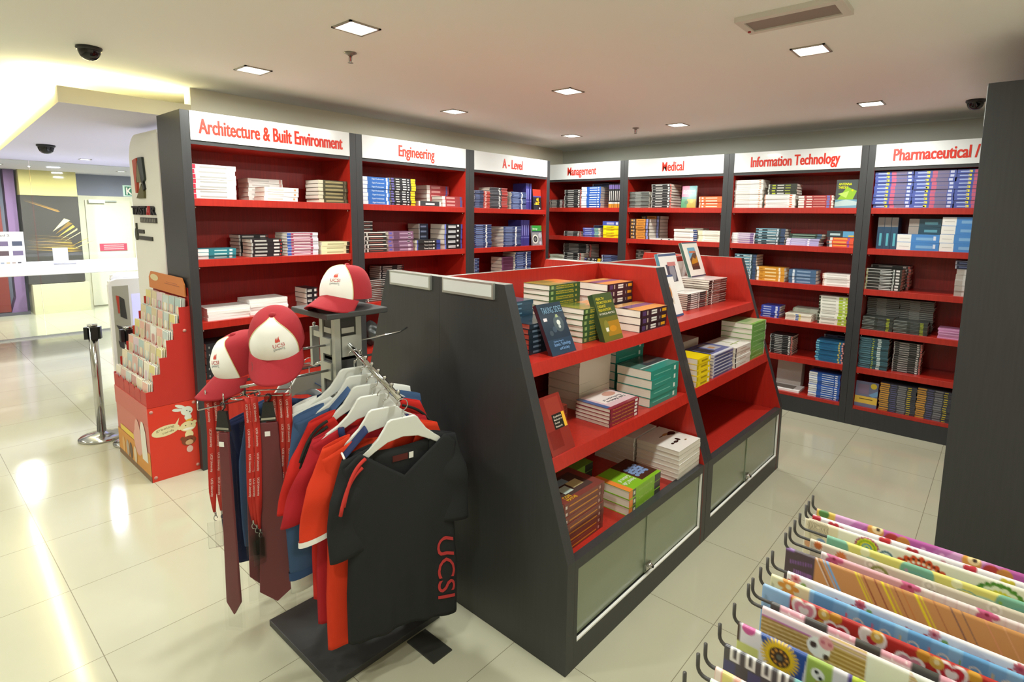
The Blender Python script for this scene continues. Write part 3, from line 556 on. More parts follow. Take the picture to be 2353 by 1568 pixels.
camP = Vector((4.137, -5.437, 1.784))
JOBS = []                                             # every stack: score, style, n, origin, rotation, L, T, D, words
for u, sh, st, n, a0, a1, z, T, sb, D, pl in STACKS:
    run, un = UNIT[u]; m = (a0 + a1) / 2
    loc = (-sb, m, z) if run == 'L' else (m, sb, z)
    JOBS.append([(a1 - a0) * T * n / (Vector(loc) - camP).length ** 2 / n, st, n, loc, HALF if run == 'L' else 0, a1 - a0 - .001, T, D,
                 '%s, %s %s shelf' % (pl, SHW[run][sh], un), 0])
for u, sh, st, n, a0, a1, z, H, sb, D, pl in UPRIGHT:
    run, un = UNIT[u]; loc = (-sb, a0, z) if run == 'L' else (a0, sb, z)
    JOBS.append([H * (a1 - a0) / n / (Vector(loc) - camP).length ** 2, st, n, loc, HALF if run == 'L' else 0, H, (a1 - a0) / n - .0006, D,
                 '%s, %s %s shelf' % (pl, SHW[run][sh], un), 1])
JOBS.sort(key=lambda j: -j[0])
# island: style, n, front spine corner x, y0, y1, z, T, D, words, art, page material
ART = {
'health': [('r', 0, .5, 0, 1, '#8a8438'), ('r', .45, 1, .2, 1, '#c87c28'), ('r', .2, .6, .5, 1, '#6c7434')],
'calc': [('r', 0, 1, .0, .4, '#d89c5c'), ('r', .1, 1, .4, .7, '#7c6488'), ('r', 0, 1, .7, 1, '#d8a468')],
'practice': [('r', .1, 1, .1, 1, '#d8b8c0'), ('r', .2, .95, .3, .95, '#e8dcd8'), ('c', .75, .7, .045, '#c89484', .6), ('r', 0, .12, .1, 1, '#38548c'), ('t', 'The Practice of', .9, .5, .6, .08, '#382848', 1), ('t', 'Public Relations', .9, .38, .6, .08, '#382848', 1)],
'tealfat': [('r', 0, 1, .35, 1, '#3c4448'), ('r', 0, .3, .2, .9, '#54746c'), ('r', .45, .8, .5, .9, '#5c5450'), ('r', 0, 1, .3, .34, '#c8d8d0')],
'culture': [('r', 0, .12, 0, 1, '#e8873c'), ('r', .5, 1, .1, 1, '#4c3024'), ('t', 'Culture of', .47, .48, .30, .11, '#f0f4e0', 1), ('t', 'Animal Cells', .47, .32, .33, .11, '#f0f4e0', 1)] +
  [('c', .58 + .07 * (k % 5), .3 + .1 * (k // 5) + .03 * (k % 2), .012, '#7c94c0', 1) for k in range(20)] + [('c', .58 + .07 * (k % 5), .3 + .1 * (k // 5) + .03 * (k % 2), .0155, '#94b84c', 1) for k in range(0)],
'brownfat': [('r', .15, .85, .15, .85, '#4c3c38'), ('r', .25, .45, .25, .5, '#b8c8c0'), ('r', .5, .75, .3, .55, '#c8b888'), ('r', .3, .6, .55, .75, '#88a0b0'), ('t', 'CON', .12, .12, .16, .09, '#e0b030', -1), ('t', 'MATHE', .12, .02, .22, .08, '#e0b030', -1)],
'bird': [('c', .45, .3, .02, '#28201c', .5), ('r', .42, .62, .29, .32, '#28201c'), ('c', .6, .34, .012, '#28201c', 1.4), ('c', .75, .62, .03, '#28201c', .45), ('c', .63, .66, .026, '#b88c60', .4), ('r', .4, .66, .655, .675, '#40302a'), ('c', .30, .30, .012, '#28201c', .6), ('r', .28, .44, .285, .30, '#28201c'), ('c', .82, .60, .028, '#28201c', .7), ('c', .70, .20, .010, '#8c6c4c', .5)],
'yellowbook': [('r', .9, 1, 0, 1, '#30302c'), ('r', 0, 1, .9, 1, '#30302c')],
'bluewhite': [('r', 0, 1, 0, .1, '#d8d8e4'), ('r', .1, .4, .2, .8, '#403c44'), ('r', .5, .85, .3, .9, '#b8b4b8'), ('r', .55, .7, .4, .6, '#c89468')],
'whitefat': [('r', .3, .9, .3, .34, '#8ca048'), ('r', .5, .54, .2, .8, '#98a868')],
'greenfat': [('r', 0, 1, .1, 1, '#b8c898'), ('r', .2, .7, .3, .7, '#94b478')],
'darkwhite': [('r', 0, 1, 0, 1, '#d8d0cc')], 'bwthin': [('r', 0, 1, 0, 1, '#e4e0dc')],
}
ISLE = [
('health', 6, 2.662, -3.36, -3.105, 1.205, .0270, .165, 'at front of nearest island top shelf'),
('health', 10, 2.490, -3.40, -3.155, 1.205, .0262, .17, 'at back of nearest island top shelf'),
('calc', 3, 2.733, -2.955, -2.672, 1.205, .0385, .2, 'at right front of nearest island top shelf'),
('calc', 6, 2.510, -2.93, -2.667, 1.205, .0383, .2, 'at back right of nearest island top shelf'),
('darkpink', 6, 2.630, -3.705, -3.45, 1.205, .0222, .16, 'behind the leaning TAKING SIDES book'),
('tealslim', 9, 2.455, -3.74, -3.48, 1.205, .0222, .17, 'back left of nearest island top shelf'),
('practice', 5, 2.838, -3.378, -3.130, .842, .0178, .195, 'middle shelf of nearest island unit'),
('tealfat', 4, 2.842, -3.012, -2.720, .842, .0475, .205, 'right end, middle shelf of nearest island unit'),
('tealfat', 6, 2.615, -2.985, -2.700, .842, .0455, .2, 'back right, middle shelf of nearest island unit'),
('pages', 6, 2.600, -3.290, -3.020, .842, .0440, .2, 'back row, middle shelf of nearest island unit'),
('brownbooklet', 8, 2.760, -3.790, -3.600, .842, .0190, .14, 'behind the leaning red book'),
('brownfat', 7, 2.905, -3.790, -3.513, .45, .0305, .2, 'left end, bottom shelf of nearest island unit'),
('culture', 3, 2.952, -3.370, -3.082, .45, .0405, .2, 'front, bottom shelf of nearest island unit'),
('greendark', 4, 2.690, -3.550, -3.290, .45, .0400, .19, 'behind, bottom shelf of nearest island unit'),
('bird', 7, 2.968, -2.918, -2.672, .45, .0240, .25, 'front right, bottom shelf of nearest island unit'),
('bird', 7, 2.705, -2.925, -2.675, .45, .0240, .25, 'back right, bottom shelf of nearest island unit'),
('bwthin', 8, 2.592, -2.110, -1.815, 1.205, .0134, .2, 'front, top shelf of further island unit'),
('darkwhite', 11, 2.596, -1.786, -1.484, 1.205, .0158, .25, 'right, top shelf of further island unit'),
('pages', 5, 2.470, -2.500, -2.260, 1.205, .0220, .2, 'behind leaning white books, further island top shelf'),
('yellowbook', 5, 2.866, -2.525, -2.352, .842, .0332, .17, 'left end, middle shelf of further island unit'),
('bluewhite', 7, 2.863, -2.288, -1.990, .842, .0208, .2, 'middle shelf of further island unit'),
('whitefat', 4, 2.872, -1.957, -1.697, .842, .0334, .22, 'right of middle, middle shelf of further island unit'),
('greenfat', 7, 2.870, -1.672, -1.402, .842, .0357, .22, 'right end, middle shelf of further island unit'),
('pages', 5, 2.610, -2.480, -2.230, .842, .0400, .2, 'back left, middle shelf of further island unit'),
('pages', 4, 2.610, -2.200, -1.950, .842, .0420, .2, 'back middle, middle shelf of further island unit'),
]
STY['brownbooklet'] = ('#7c3428', [(.9, 1, '#5c2820')], [(.5, .8, .3, .7, '#c89878')], 'brown')
NB = 0
def words(st, i, n, place):
    d = STY[st][3]
    return ('%s book lying flat, %s' % (d, place)) if n == 1 else '%s book down in %s stack, %s' % (ORD[i], d, place)
CAPS = bevel
for st, n, xf, y0, y1, z, T, D, place in ISLE:
    L = y1 - y0; pg = PINKPAGE if st == 'darkpink' else None; hard = st in ('culture', 'tealfat', 'brownfat')
    cm = cover_mb(L, T - .0004, D, st, .0022 if hard else .0014, rough=.2).mesh('cover')
    ct = cover_mb(L, T - .0004, D, st, .0022 if hard else .0014, rough=.16, art=ART.get(st)).mesh('cover')
    pm = pages_mb(L, T - .0004, D, None, .0022 if hard else .0014, pg).mesh('page_block')
    for i in range(n):
        t = thing('book', words(st, n - 1 - i, n, place), 'book', (xf - random.uniform(0, .005), (y0 + y1) / 2 + random.uniform(-.003, .003), z + i * T),
                  HALF + IA * .5 + random.uniform(-.012, .012), 'stacked books on the island')
        link('cover', ct if i == n - 1 else cm, t); link('page_block', pm, t); NB += 1
rest = MB(); restn = 0
for sc, st, n, loc, rz, L, T, D, place, up in JOBS:
    ind = NB + n <= 300
    b = pages_mb(L, T - .0003, D, cover_mb(L, T - .0003, D, st, rough=.3))
    if st == 'building':
        for q, (bd, x0, wd, zz, hh) in enumerate((('BUILDING', .34, .34, .50, .30), ('CONSTRUCTION', .34, .34, .20, .2))):
            text(b, bd, lambda x, y, l: (-L / 2 + x, -.0008, y), wd * L, hh * T, mat('#e8e6e2'), .02, x0 * L, zz * T)
        b.box(-L / 2 + .8 * L, -L / 2 + .85 * L, -.0004, 0, .4 * T, .75 * T, mat('#f0efec'))
    me = b.mesh('book') if ind else None
    for i in range(n):
        jx, jy, jr = random.uniform(-.004, .004) * (not up), random.uniform(0, .010), random.uniform(-.02, .02) * (not up)
        if up: M = Matrix.Translation(loc) @ Matrix.Rotation(rz, 4, 'Z') @ Matrix.Translation((T * (i + 1) + .0006 * i, jy, L / 2)) @ Matrix.Rotation(-HALF, 4, 'Y')
        else: M = Matrix.Translation(loc) @ Matrix.Rotation(rz, 4, 'Z') @ Matrix.Translation((jx, jy, i * T)) @ Matrix.Rotation(jr, 4, 'Z')
        if ind:
            o = link('book', me); o.matrix_world = M; NB += 1
            if up: tag(o, '%s of the %s books, %s' % (['first', 'second', 'third', 'fourth', 'fifth', 'sixth'][i], STY[st][3], place), 'book', 'books standing upright on the wall shelves')
            else: tag(o, words(st, n - 1 - i, n, place), 'book', 'stacked books on the wall shelves')
        else:
            for k, f in enumerate(b.f): pass
            k0 = len(rest.v); rest.v += [tuple(M @ Vector(p)) for p in b.v]
            rest.f += [[q + k0 for q in f] for f in b.f]; rest.m += [rest.mi(b.mats[q]) for q in b.m]; rest.sm += b.sm; restn += 1
tag(rest.build('book_stacks'), 'remaining small stacks of textbooks filling the far wall shelves', 'books', 'books on the wall shelves', 'stuff')

# books shown face-out or leaning: local width x, height z, front at y=0
def facebook(name_label, W, H, T, cover, art, loc, rz, lean, spine=None, twist=0, group='books displayed face out'):
    t = thing('book', name_label, 'book', loc, 0, group)
    t.rotation_euler = Matrix.Rotation(rz, 3, 'Z').to_quaternion().to_matrix().to_euler()
    t.matrix_world = Matrix.Translation(loc) @ Matrix.Rotation(rz, 4, 'Z') @ Matrix.Rotation(-lean, 4, 'X') @ Matrix.Rotation(twist, 4, 'Y')
    cm = mat(cover, .16); c = MB()
    c.box(-W / 2, W / 2, 0, .0018, 0, H, cm); c.box(-W / 2, W / 2, T - .0018, T, 0, H, cm); c.box(-W / 2, -W / 2 + .002, .0018, T - .0018, 0, H, mat(spine or cover, .2))
    for k, r in enumerate(art):
        y = -.0002 - .00012 * k
        if r[0] == 'r': c.add([(-W / 2 + r[1] * W, y, r[3] * H), (-W / 2 + r[2] * W, y, r[3] * H), (-W / 2 + r[2] * W, y, r[4] * H), (-W / 2 + r[1] * W, y, r[4] * H)], [(0, 1, 2, 3)], mat(r[5], .16))
        if r[0] == 'c': c.add([(-W / 2 + r[1] * W + r[3] * math.cos(q * PI / 12), y, r[2] * H + r[3] * r[5] * math.sin(q * PI / 12)) for q in range(24)], [list(range(24))], mat(r[4], .16))
        if r[0] == 'p': c.add([(-W / 2 + a * W, y, b * H) for a, b in r[1]], [list(range(len(r[1])))], mat(r[2], .16))
        if r[0] == 's': c.tube([(-W / 2 - .0002, T * .5, H * q) for q in (r[1], r[2])], .0022, mat(r[3], .2), 4)
    c.build('cover', t); MB().box(-W / 2 + .002, W / 2 - .002, .0018, T - .0018, .002, H - .003, PAGE).build('page_block', t)
    tt = [r for r in art if r[0] == 't']
    for r in tt:
        l = MB(); text(l, r[1], lambda x, y, q: (-W / 2 + x, -.0026, y), r[4] * W, r[5] * H, mat(r[6], .2), r[7] if len(r) > 7 else .01, r[2] * W, r[3] * H); l.build('title', t)
    return t
facebook('dark blue TAKING SIDES book leaning on the nearest island top shelf', .166, .232, .020, '#2c3a48',
  [('r', 0, 1, 0, .3, '#304458'), ('c', .66, .58, .034, '#4c5a60', 1.1), ('c', .66, .60, .012, '#d8dcd8', 1), ('c', .66, .52, .008, '#c0c8c8', 1), ('p', [(.6, .70), (.72, .70), (.7, .76), (.62, .76)], '#9cac80'), ('r', .1, .24, .66, .72, '#e8d8dc'),
   ('c', .25, .42, .012, '#44525c', 1), ('c', .42, .48, .014, '#405060', 1),
   ('t', 'TAKING SIDES', .12, .80, .82, .12, '#7fa6c4', .0), ('t', 'Clashing Views in', .2, .24, .4, .03, '#7ea6d8'), ('t', 'Science, Technology', .18, .165, .68, .06, '#7ea6d8'), ('t', 'and Society', .36, .085, .4, .055, '#7ea6d8')],
  (2.717, -3.571, 1.2055), HALF + .0, .45, '#4a2c34')
facebook('olive green HEALTH PROMOTION book leaning on nearest island top shelf', .161, .236, .030, '#4a5a38',
  [('r', 0, 1, 0, .5, '#6e6c30'), ('r', .3, 1, .1, .4, '#a87c2c'), ('c', .6, .24, .03, '#c88a2c', .5), ('c', .3, .3, .02, '#84803c', 1.6), ('r', .22, .36, .2, .28, '#e4e0d4'),
   ('t', 'HEALTH', .08, .86, .42, .055, '#d8c83c'), ('t', 'PROMOTION AND', .08, .78, .8, .055, '#d8c83c'), ('t', 'DISEASE', .08, .70, .42, .055, '#d8c83c'), ('t', 'PREVENTION', .08, .62, .66, .055, '#d8c83c'), ('t', 'IN CLINICAL PRACTICE', .08, .55, .8, .04, '#e8e4d4')],
  (2.727, -3.191, 1.2055), HALF, .36, '#35462c')
facebook('red Qualitative Methods book leaning beside the end panel', .150, .236, .014, '#8c3028',
  [('r', .1, .6, .1, .4, '#7c241e'), ('r', .3, .9, .6, .95, '#983a30'), ('r', .42, .86, .40, .66, '#2c2824'), ('r', .84, .96, .40, .66, '#e8b43c'),
   ('t', 'Qualitative', .46, .60, .34, .03, '#e4d8c8'), ('t', 'Methods in', .46, .545, .34, .03, '#e4d8c8'), ('t', 'Social', .46, .49, .2, .03, '#e4d8c8'), ('t', 'Research', .46, .43, .28, .03, '#e4d8c8')],
  (2.840, -3.722, .8425), HALF, .42)
facebook('large white art book with mountain picture leaning atop books', .250, .262, .026, '#e6e2da',
  [('r', 0, 1, .965, 1, '#3c4c64'), ('r', 0, 1, 0, .03, '#3c4460'), ('r', .24, .74, .20, .84, '#6ca0c0'), ('p', [(.24, .5), (.5, .66), (.74, .74), (.74, .20), (.24, .20)], '#5c3c24'), ('p', [(.3, .42), (.45, .56), (.6, .5), (.72, .6), (.72, .4), (.3, .36)], '#c08424'), ('r', .3, .7, .68, .74, '#c46a4c'), ('r', .24, .74, .20, .3, '#3c342c')],
  (2.425, -1.583, 1.3805), HALF, .36, '#48645c', 0)
facebook('white art book with grey picture leaning on thin books', .250, .268, .026, '#e6e3de',
  [('r', 0, 1, .92, .98, '#4a5a78'), ('r', .28, .78, .25, .7, '#4a4850'), ('c', .58, .5, .04, '#8c8c94', 1.6), ('r', .38, .84, .66, .76, '#c47c74')],
  (2.480, -2.05, 1.3135), HALF, .33, '#5c98b0')
facebook('white art book standing behind the middle black divider', .250, .262, .022, '#e8e5e0',
  [('r', 0, 1, .95, 1, '#4a5a78'), ('r', 0, 1, 0, .05, '#3c4c78'), ('r', .4, .74, .3, .8, '#d8cfc0'), ('c', .6, .6, .03, '#c8884c', 1.4), ('c', .55, .72, .02, '#645c9c', 1), ('c', .6, .4, .02, '#4c3c34', 1)],
  (2.650, -2.405, 1.2055), HALF, .36, '#4c6480')
FACE = {'scorpion': ('black-red yellow scorpion book', '#2a2628', [('r', 0, 1, .68, 1, '#c03a2c'), ('r', 0, 1, .62, .68, '#4c4a8c'), ('c', .4, .3, .02, '#e8c820', .6), ('r', .1, .7, .26, .3, '#e8c820'), ('r', .2, .8, .36, .39, '#d8a81c'), ('r', .6, .66, .3, .6, '#d8b020'), ('c', .5, .5, .016, '#d8b020', 1), ('c', .75, .08, .01, '#e0dcd8', 1)]),
 'flower': ('grey-green biology book', '#8c8c90', [('r', 0, 1, .72, 1, '#3c9440'), ('r', 0, 1, .66, .72, '#343c54'), ('c', .3, .32, .052, '#d4d4cc', 1), ('c', .3, .32, .036, '#2c2c34', 1), ('c', .3, .32, .02, '#6c6c70', 1), ('c', .8, .5, .03, '#b4b4bc', 1), ('c', .8, .12, .02, '#c4c0d4', 1), ('t', 'Biology', .06, .8, .5, .08, '#e4f0dc')]),
 'malaysia': ('colourful Multiethnic Malaysia book', '#4c7c78', [('r', 0, .5, .5, 1, '#9c5070'), ('r', .5, 1, .6, 1, '#4c8488'), ('r', 0, .5, 0, .4, '#44885c'), ('r', .4, 1, 0, .4, '#a49030'), ('c', .35, .25, .02, '#3c6c48', 1), ('c', .7, .3, .02, '#c8a83c', 1), ('t', 'MULTIETHNIC', .1, .74, .8, .07, '#f0ece8'), ('t', 'MALAYSIA', .1, .64, .6, .07, '#f0ece8')]),
 'antenna': ('Antenna Theory book with lime burst', '#4c5454', [('p', [(.1, .3), (.5, .75), (.95, .6), (.8, .3)], '#8cb83c'), ('p', [(.1, .5), (.6, .6), (.5, .35)], '#b4d468'), ('r', 0, 1, 0, .3, '#6c9cb0'), ('p', [(0, .2), (.5, .3), (1, .22), (1, .1), (0, .05)], '#b0c8c8'), ('c', .75, .62, .008, '#e8d020', 1), ('t', 'ANTENNA', .1, .80, .6, .09, '#dce428', .02), ('t', 'THEORY', .1, .68, .45, .09, '#dce428', .02)]),
 'mauve': ('mauve book with yellow label band', '#6c708c', [('r', 0, 1, .14, .42, '#d8b44c'), ('r', .1, .6, .5, .9, '#7c6c84'), ('p', [(.6, .5), (1, .7), (1, .5), (.8, .42)], '#6c94b8'), ('c', .8, .86, .024, '#d8c040', 1), ('r', .2, .8, .3, .33, '#5c4c34')])}
for u, sh, st, a0, a1, z, H, sb, pl in FACEOUT:
    run, un = UNIT[u]; m = (a0 + a1) / 2; d, cv, art = FACE[st]
    facebook('%s standing face out, %s, %s %s shelf' % (d, pl, SHW[run][sh], un), a1 - a0, H, .022, cv, art, (-sb, m, z + .0004) if run == 'L' else (m, sb, z + .0004), HALF if run == 'L' else 0, .10, cv)
# printed paper pads on the third Architecture shelf and the page-fan magazine at floor level
PADC = mat('#d8d6d2', .6); PADW = mat('#f2f1ee', .6)
for k, (y0, y1, x0, n, T) in enumerate(((-4.02, -3.74, -.04, 4, .021), (-3.735, -3.44, -.07, 6, .019))):
    for i in range(n):
        p = MB(); p.box(-.28 / 2, .28 / 2, 0, .21, 0, T - .0016, PADW); p.box(-.14, .14, 0, .21, T - .0016, T - .0005, PADC if i == n - 1 else PADW)
        o = p.build('paper_pad', None, (x0 - random.uniform(0, .006), (y0 + y1) / 2 + random.uniform(-.004, .004), 1.04 + i * T), HALF + random.uniform(-.04, .04))
        tag(o, '%s white paper pad of the %s pile, third Architecture shelf' % (ORD[n - 1 - i], ('left', 'right')[k]), 'paper pad', 'white paper pads')
o = tag(MB().box(-.16, .16, 0, .2, 0, .02, PADW).box(-.1, .1, .03, .16, .0195, .0203, mat('#8c8880')).build('magazine', None, (2.60, .04, .1765)), 'thick white magazine lying flat, bottom Information Technology shelf', 'magazine')
for i in range(7):
    o = MB().box(-.115, .115, 0, .010, 0, .24, {'*': mat('#d0c8c0', .6), '-y': mat('#c9c0b8', .5)}).build('booklet', None, (2.60, .260 + i * .0165, .177)); o.rotation_euler.x = -.10
    tag(o, '%s pale booklet from the front, upright behind the magazine, bottom shelf' % ['first', 'second', 'third', 'fourth', 'fifth', 'sixth', 'seventh'][i], 'booklet', 'pale booklets standing upright')
for i in range(6):
    o = MB().box(-.15, .15, 0, .28, 0, .0455, {'*': PADW}).build('binder', None, (1.99, -1.55, 1.2055 + i * .046), -HALF)
    tag(o, '%s white binder of the pile behind the leaning art books' % ORD[5 - i], 'binder', 'white binders on the hidden island side')

b = MB(); rr = random.Random(3)
b.grid(lambda u, v: (.085 * math.sin(v * PI) ** .6 * math.cos(u * 2 * PI) * (1 + .16 * math.sin(u * 25 + v * 9) * math.sin(v * 12)), .07 * math.sin(v * PI) ** .6 * math.sin(u * 2 * PI) * (1 + .14 * math.sin(u * 19 + v * 7)), .235 * v ** .9 + .01 * math.sin(u * 31) * v * (1 - v)), 40, 28, mat('#3c4444', .25, noise=.4))
tag(b.build('wrapped_bundle', None, (-.11, -2.705, .632)), 'dark lumpy plastic-wrapped bundle on the lowest Engineering shelf behind the post', 'bundle')
# ---------------------------------------------------------------- clothes stand
BWOOD = mat('#3a3a3a', .5, name='black_melamine')
PX, PY = 2.065, -4.245
st = thing('clothes_stand', 'black and aluminium four-way clothes stand in front of the island', 'clothes stand', (PX, PY, 0))
bevel(MB().box(-.235, .285, -.245, .275, .0, .028, BWOOD).build('base_plate', st), .003)
po = MB()
for x, y in ((-.047, -.047), (.047, -.047), (-.047, .047), (.047, .047)): po.box(x - .0125, x + .0125, y - .0125, y + .0125, .028, 1.388, ALU)
for z in (.35, .72, 1.05, 1.20): 
    for a in (-.047, .047): po.box(-.036, .036, a - .006, a + .006, z, z + .012, ALU); po.box(a - .006, a + .006, -.036, .036, z, z + .012, ALU)
po.build('post', st)
pn = MB()
for a in (-.049, .049): pn.box(-.0345, .0345, a - .004, a + .004, .9, 1.38, BWOOD); pn.box(a - .004, a + .004, -.0345, .0345, .9, 1.38, BWOOD)
pn.build('infill_panel', st)
bevel(MB().box(-.14, .14, -.135, .135, 1.388, 1.411, BWOOD).build('top_plate', st), .004)
for x0, x1, y0, y1, z in ((.0545, .057, -.028, .028, 1.31), (-.028, .028, -.057, -.0545, 1.31)):
    MB().box(x0, x1, y0, y1, z, z + .022, mat('#c8c8c4', .3, .4)).build('label_plate', st)
br = MB(); br.box(.0545, .066, -.032, .032, 1.215, 1.30, ALU); br.box(-.032, .032, -.066, -.0545, 1.225, 1.29, ALU); br.box(-.032, .032, -.066, -.0545, 1.12, 1.19, ALU); br.box(-.066, -.0545, -.03, .03, 1.16, 1.30, ALU); br.box(-.03, .03, .0545, .066, 1.22, 1.29, ALU)
br.build('arm_bracket', st)
rodz = lambda x: 1.262 - (x - 2.125) * .448
a = MB(); P0 = Vector((.066, 0, rodz(PX + .066))); P1 = Vector((.402, 0, rodz(PX + .402)))
a.tube([P0 - Vector((.003, 0, 0)), P0, P1], .0115, CHROME, 16)
for k in range(7):
    p = P1.lerp(P0, .03 + .125 * k); a.lathe([(0, .030), (.006, .028), (.0075, .023), (.006, .018), (.004, .014), (.004, .009)], CHROME, 12, Matrix.Translation(p))
a.build('waterfall_arm', st)
a = MB(); a.tube([(-.06, 0, 1.17), (-.355, 0, 1.095)], .0115, CHROME, 14); a.lathe([(0, .024), (.007, .02), (.007, .012), (.004, .006)], CHROME, 12, Matrix.Translation((-.345, 0, 1.10))); a.build('waterfall_arm', st)
a = MB(); a.box(-.215, -.06, -.012, .012, 1.262, 1.287, CHROME); a.box(-.225, -.207, -.016, .016, 1.13, 1.30, ALU); a.lathe([(0, .02), (.007, .016), (.007, .008), (.004, 0)], CHROME, 12, Matrix.Translation((-.216, 0, 1.30))); a.build('square_arm', st)
a = MB(); a.tube([(0, .06, 1.255), (0, .29, 1.262), (0, .332, 1.278)], .004, CHROME, 10); a.build('hook_arm', st)
a = MB(); a.tube([(-.005, -.06, 1.259), (-.005, -.335, 1.264)], .0048, CHROME, 10); a.build('hook_arm', st)
a = MB(); a.tube([(.01, -.06, 1.157), (0, -.40, 1.161)], .0055, CHROME, 10); a.build('hook_arm', st)
RC = Vector((2.03 - PX, -4.618 - PY, 1.118))
a = MB(); a.tube([(RC.x + .035, RC.y, 1.158), (RC.x, RC.y, 1.15), (RC.x, RC.y, 1.118)], .006, CHROME, 10)
a.tube([RC + Vector((.052 * math.cos(k * PI / 16), .052 * math.sin(k * PI / 16), 0)) for k in range(33)], .003, CHROME, 8)
for k in range(4): a.tube([RC, RC + Vector((.052 * math.cos(k * HALF), .052 * math.sin(k * HALF), 0))], .0025, CHROME, 8)
TIPS = {'A': ((2.085, -4.635), (2.085, -4.79)), 'B': ((1.99, -4.655), (1.975, -4.728)), 'C': ((2.075, -4.595), (2.15, -4.505)), 'D': ((2.0, -4.57), (2.085, -4.468)), 'E': ((2.03, -4.67), (2.06, -4.70))}
for k, (p, q) in TIPS.items():
    z = 1.118; a.tube([(p[0] - PX, p[1] - PY, z), (q[0] - PX, q[1] - PY, z), (q[0] - PX, q[1] - PY, z + .003), (q[0] - PX, q[1] - PY, z + .032)], .0026, CHROME, 8)
a.build('spinner_ring', st)
tag(MB().box(-.088, .088, -.048, .048, 0, .006, mat('#33332f', .4)).build('floor_socket_cover', None, (2.449, -4.109, .0)), 'small black square socket cover on the floor beside the clothes stand', 'floor cover')

# ---------------------------------------------------------------- caps
CRED = mat('#a3202b', .85, noise=.15, name='red_cotton'); CWHITE = mat('#f1efe9', .85, noise=.12, name='white_cotton'); PIPE = mat('#d8cf9a', .8)
def dome(az, t):                                      # az 0 = front (-Y); t 0 rim .. 1 top
    r = math.cos(t * HALF) ** .62; z = .118 * math.sin(t * HALF) ** .95
    bulge = 1 + .05 * math.sin(min(t, .5) * 2 * PI) * max(0, math.cos(az))
    return Vector((.083 * r * math.sin(az) * bulge, -.098 * r * math.cos(az) * bulge, z))
def cap(label, loc, rz, pitch, roll=0, side=None, rollx=0):
    t = thing('baseball_cap', label, 'cap', loc, 0, 'red and white caps')
    t.matrix_world = Matrix.Translation(loc) @ Matrix.Rotation(rz, 4, 'Z') @ Matrix.Rotation(pitch, 4, 'X') @ Matrix.Rotation(roll, 4, 'Y') @ Matrix.Scale(1.13, 4)
    A = math.radians(58)
    edge = lambda tt: A * (1 - .62 * tt ** 2.6)       # the panel narrows towards the button
    f = MB(); f.grid(lambda u, v: dome(-edge(v * .97) + 2 * edge(v * .97) * u, v * .97) * 1.004, 28, 22, CWHITE); f.build('front_panel', t)
    b = MB(); b.grid(lambda u, v: dome(edge(v * .97) + (2 * PI - 2 * edge(v * .97)) * u, v * .97), 56, 22, CRED)
    b.grid(lambda u, v: dome(2 * PI * u, .95 + .05 * v), 40, 3, CRED)
    b.grid(lambda u, v: dome(2 * PI * u, v * .97) * .975, 56, 12, mat('#8a1f28', .9)); b.build('crown', t)
    p = MB()
    for s in (-1, 1): p.tube([dome(s * edge(k / 20 * .97), k / 20 * .97) * 1.006 for k in range(21)], .0014, PIPE, 6)
    p.build('piping', t)
    MB().lathe([(0, .008), (.006, .007), (.0095, .003), (.0098, 0), (0, -.001)], CRED, 16, Matrix.Translation((0, 0, .117))).build('button', t)
    def br(u, v, dz=0):
        az = -math.radians(72) + math.radians(144) * u; c = max(0., math.cos(az * 1.1)) ** .55
        p = dome(az, .0); ext = .080 * c * v
        x = p.x * (1 + .10 * v * c); y = p.y - ext
        return (x, y, .002 + dz - .034 * v * c - 5.0 * (x * x) * (.25 + .75 * v) * .9 + .035 * (1 - (abs(u - .5) * 2)) * .35)
    k = MB(); k.grid(lambda u, v: br(u, v), 32, 10, CRED); o = k.build('brim', t); solidify(o, .0028)
    fl = lambda x, y, q: tuple(dome((x + .024) / .083, .12 + y / .118 * .62) * 1.012)
    e = MB(); text(e, 'UCSI', fl, .036, .013, mat('#b8474c', .8), .004, -.018, .040, fine=.2); text(e, 'UNIVERSITY', fl, .034, .006, mat('#5c6468', .8), .006, -.017, .0305)
    e.add([fl(x, y, 0) for x, y in ((-.017, .0265), (.017, .0265), (.017, .0285), (-.017, .0285))], [(0, 1, 2, 3)], mat('#8c9090', .8))
    for kx in range(3):
        x0 = -.006 + kx * .005; pts = [(x0 - .003, .060 + kx * .001), (x0 + .001, .057), (x0 + .003, .063), (x0 + .001, .070), (x0 + .003, .078 + kx * .002), (x0 - .002, .071), (x0 - .003, .065)]
        e.add([fl(x, y, 0) for x, y in pts], [list(range(7))], mat('#d0473a', .8))
    e.build('emblem', t)
    if side:
        d = lambda x, y, q: tuple(Vector(br(.22 + x * .9, .35 + y * 9, .003)))
        s = MB(); s.add([br(.5 - .36 + .05 * math.cos(q * PI / 8), .55 + .30 * math.sin(q * PI / 8), .0022) for q in range(16)], [list(range(16))], mat('#e0dcc0', .6))
        s.add([br(.5 - .36 + .038 * math.cos(q * PI / 8), .55 + .22 * math.sin(q * PI / 8), .0026) for q in range(16)], [list(range(16))], mat('#3a3c38', .6)); s.build('sticker', t)
    return t
cap('red and white cap resting on top of the clothes stand', (2.085, -4.225, 1.449), math.radians(20), math.radians(-4))
cap('red and white cap hanging on the rods, its brim facing the camera', (2.09, -4.515, 1.315), math.radians(56), math.radians(33), 0, True)
cap('red and white cap half hidden behind another, brim pointing down left', (1.955, -4.572, 1.208), math.radians(-2), math.radians(20))

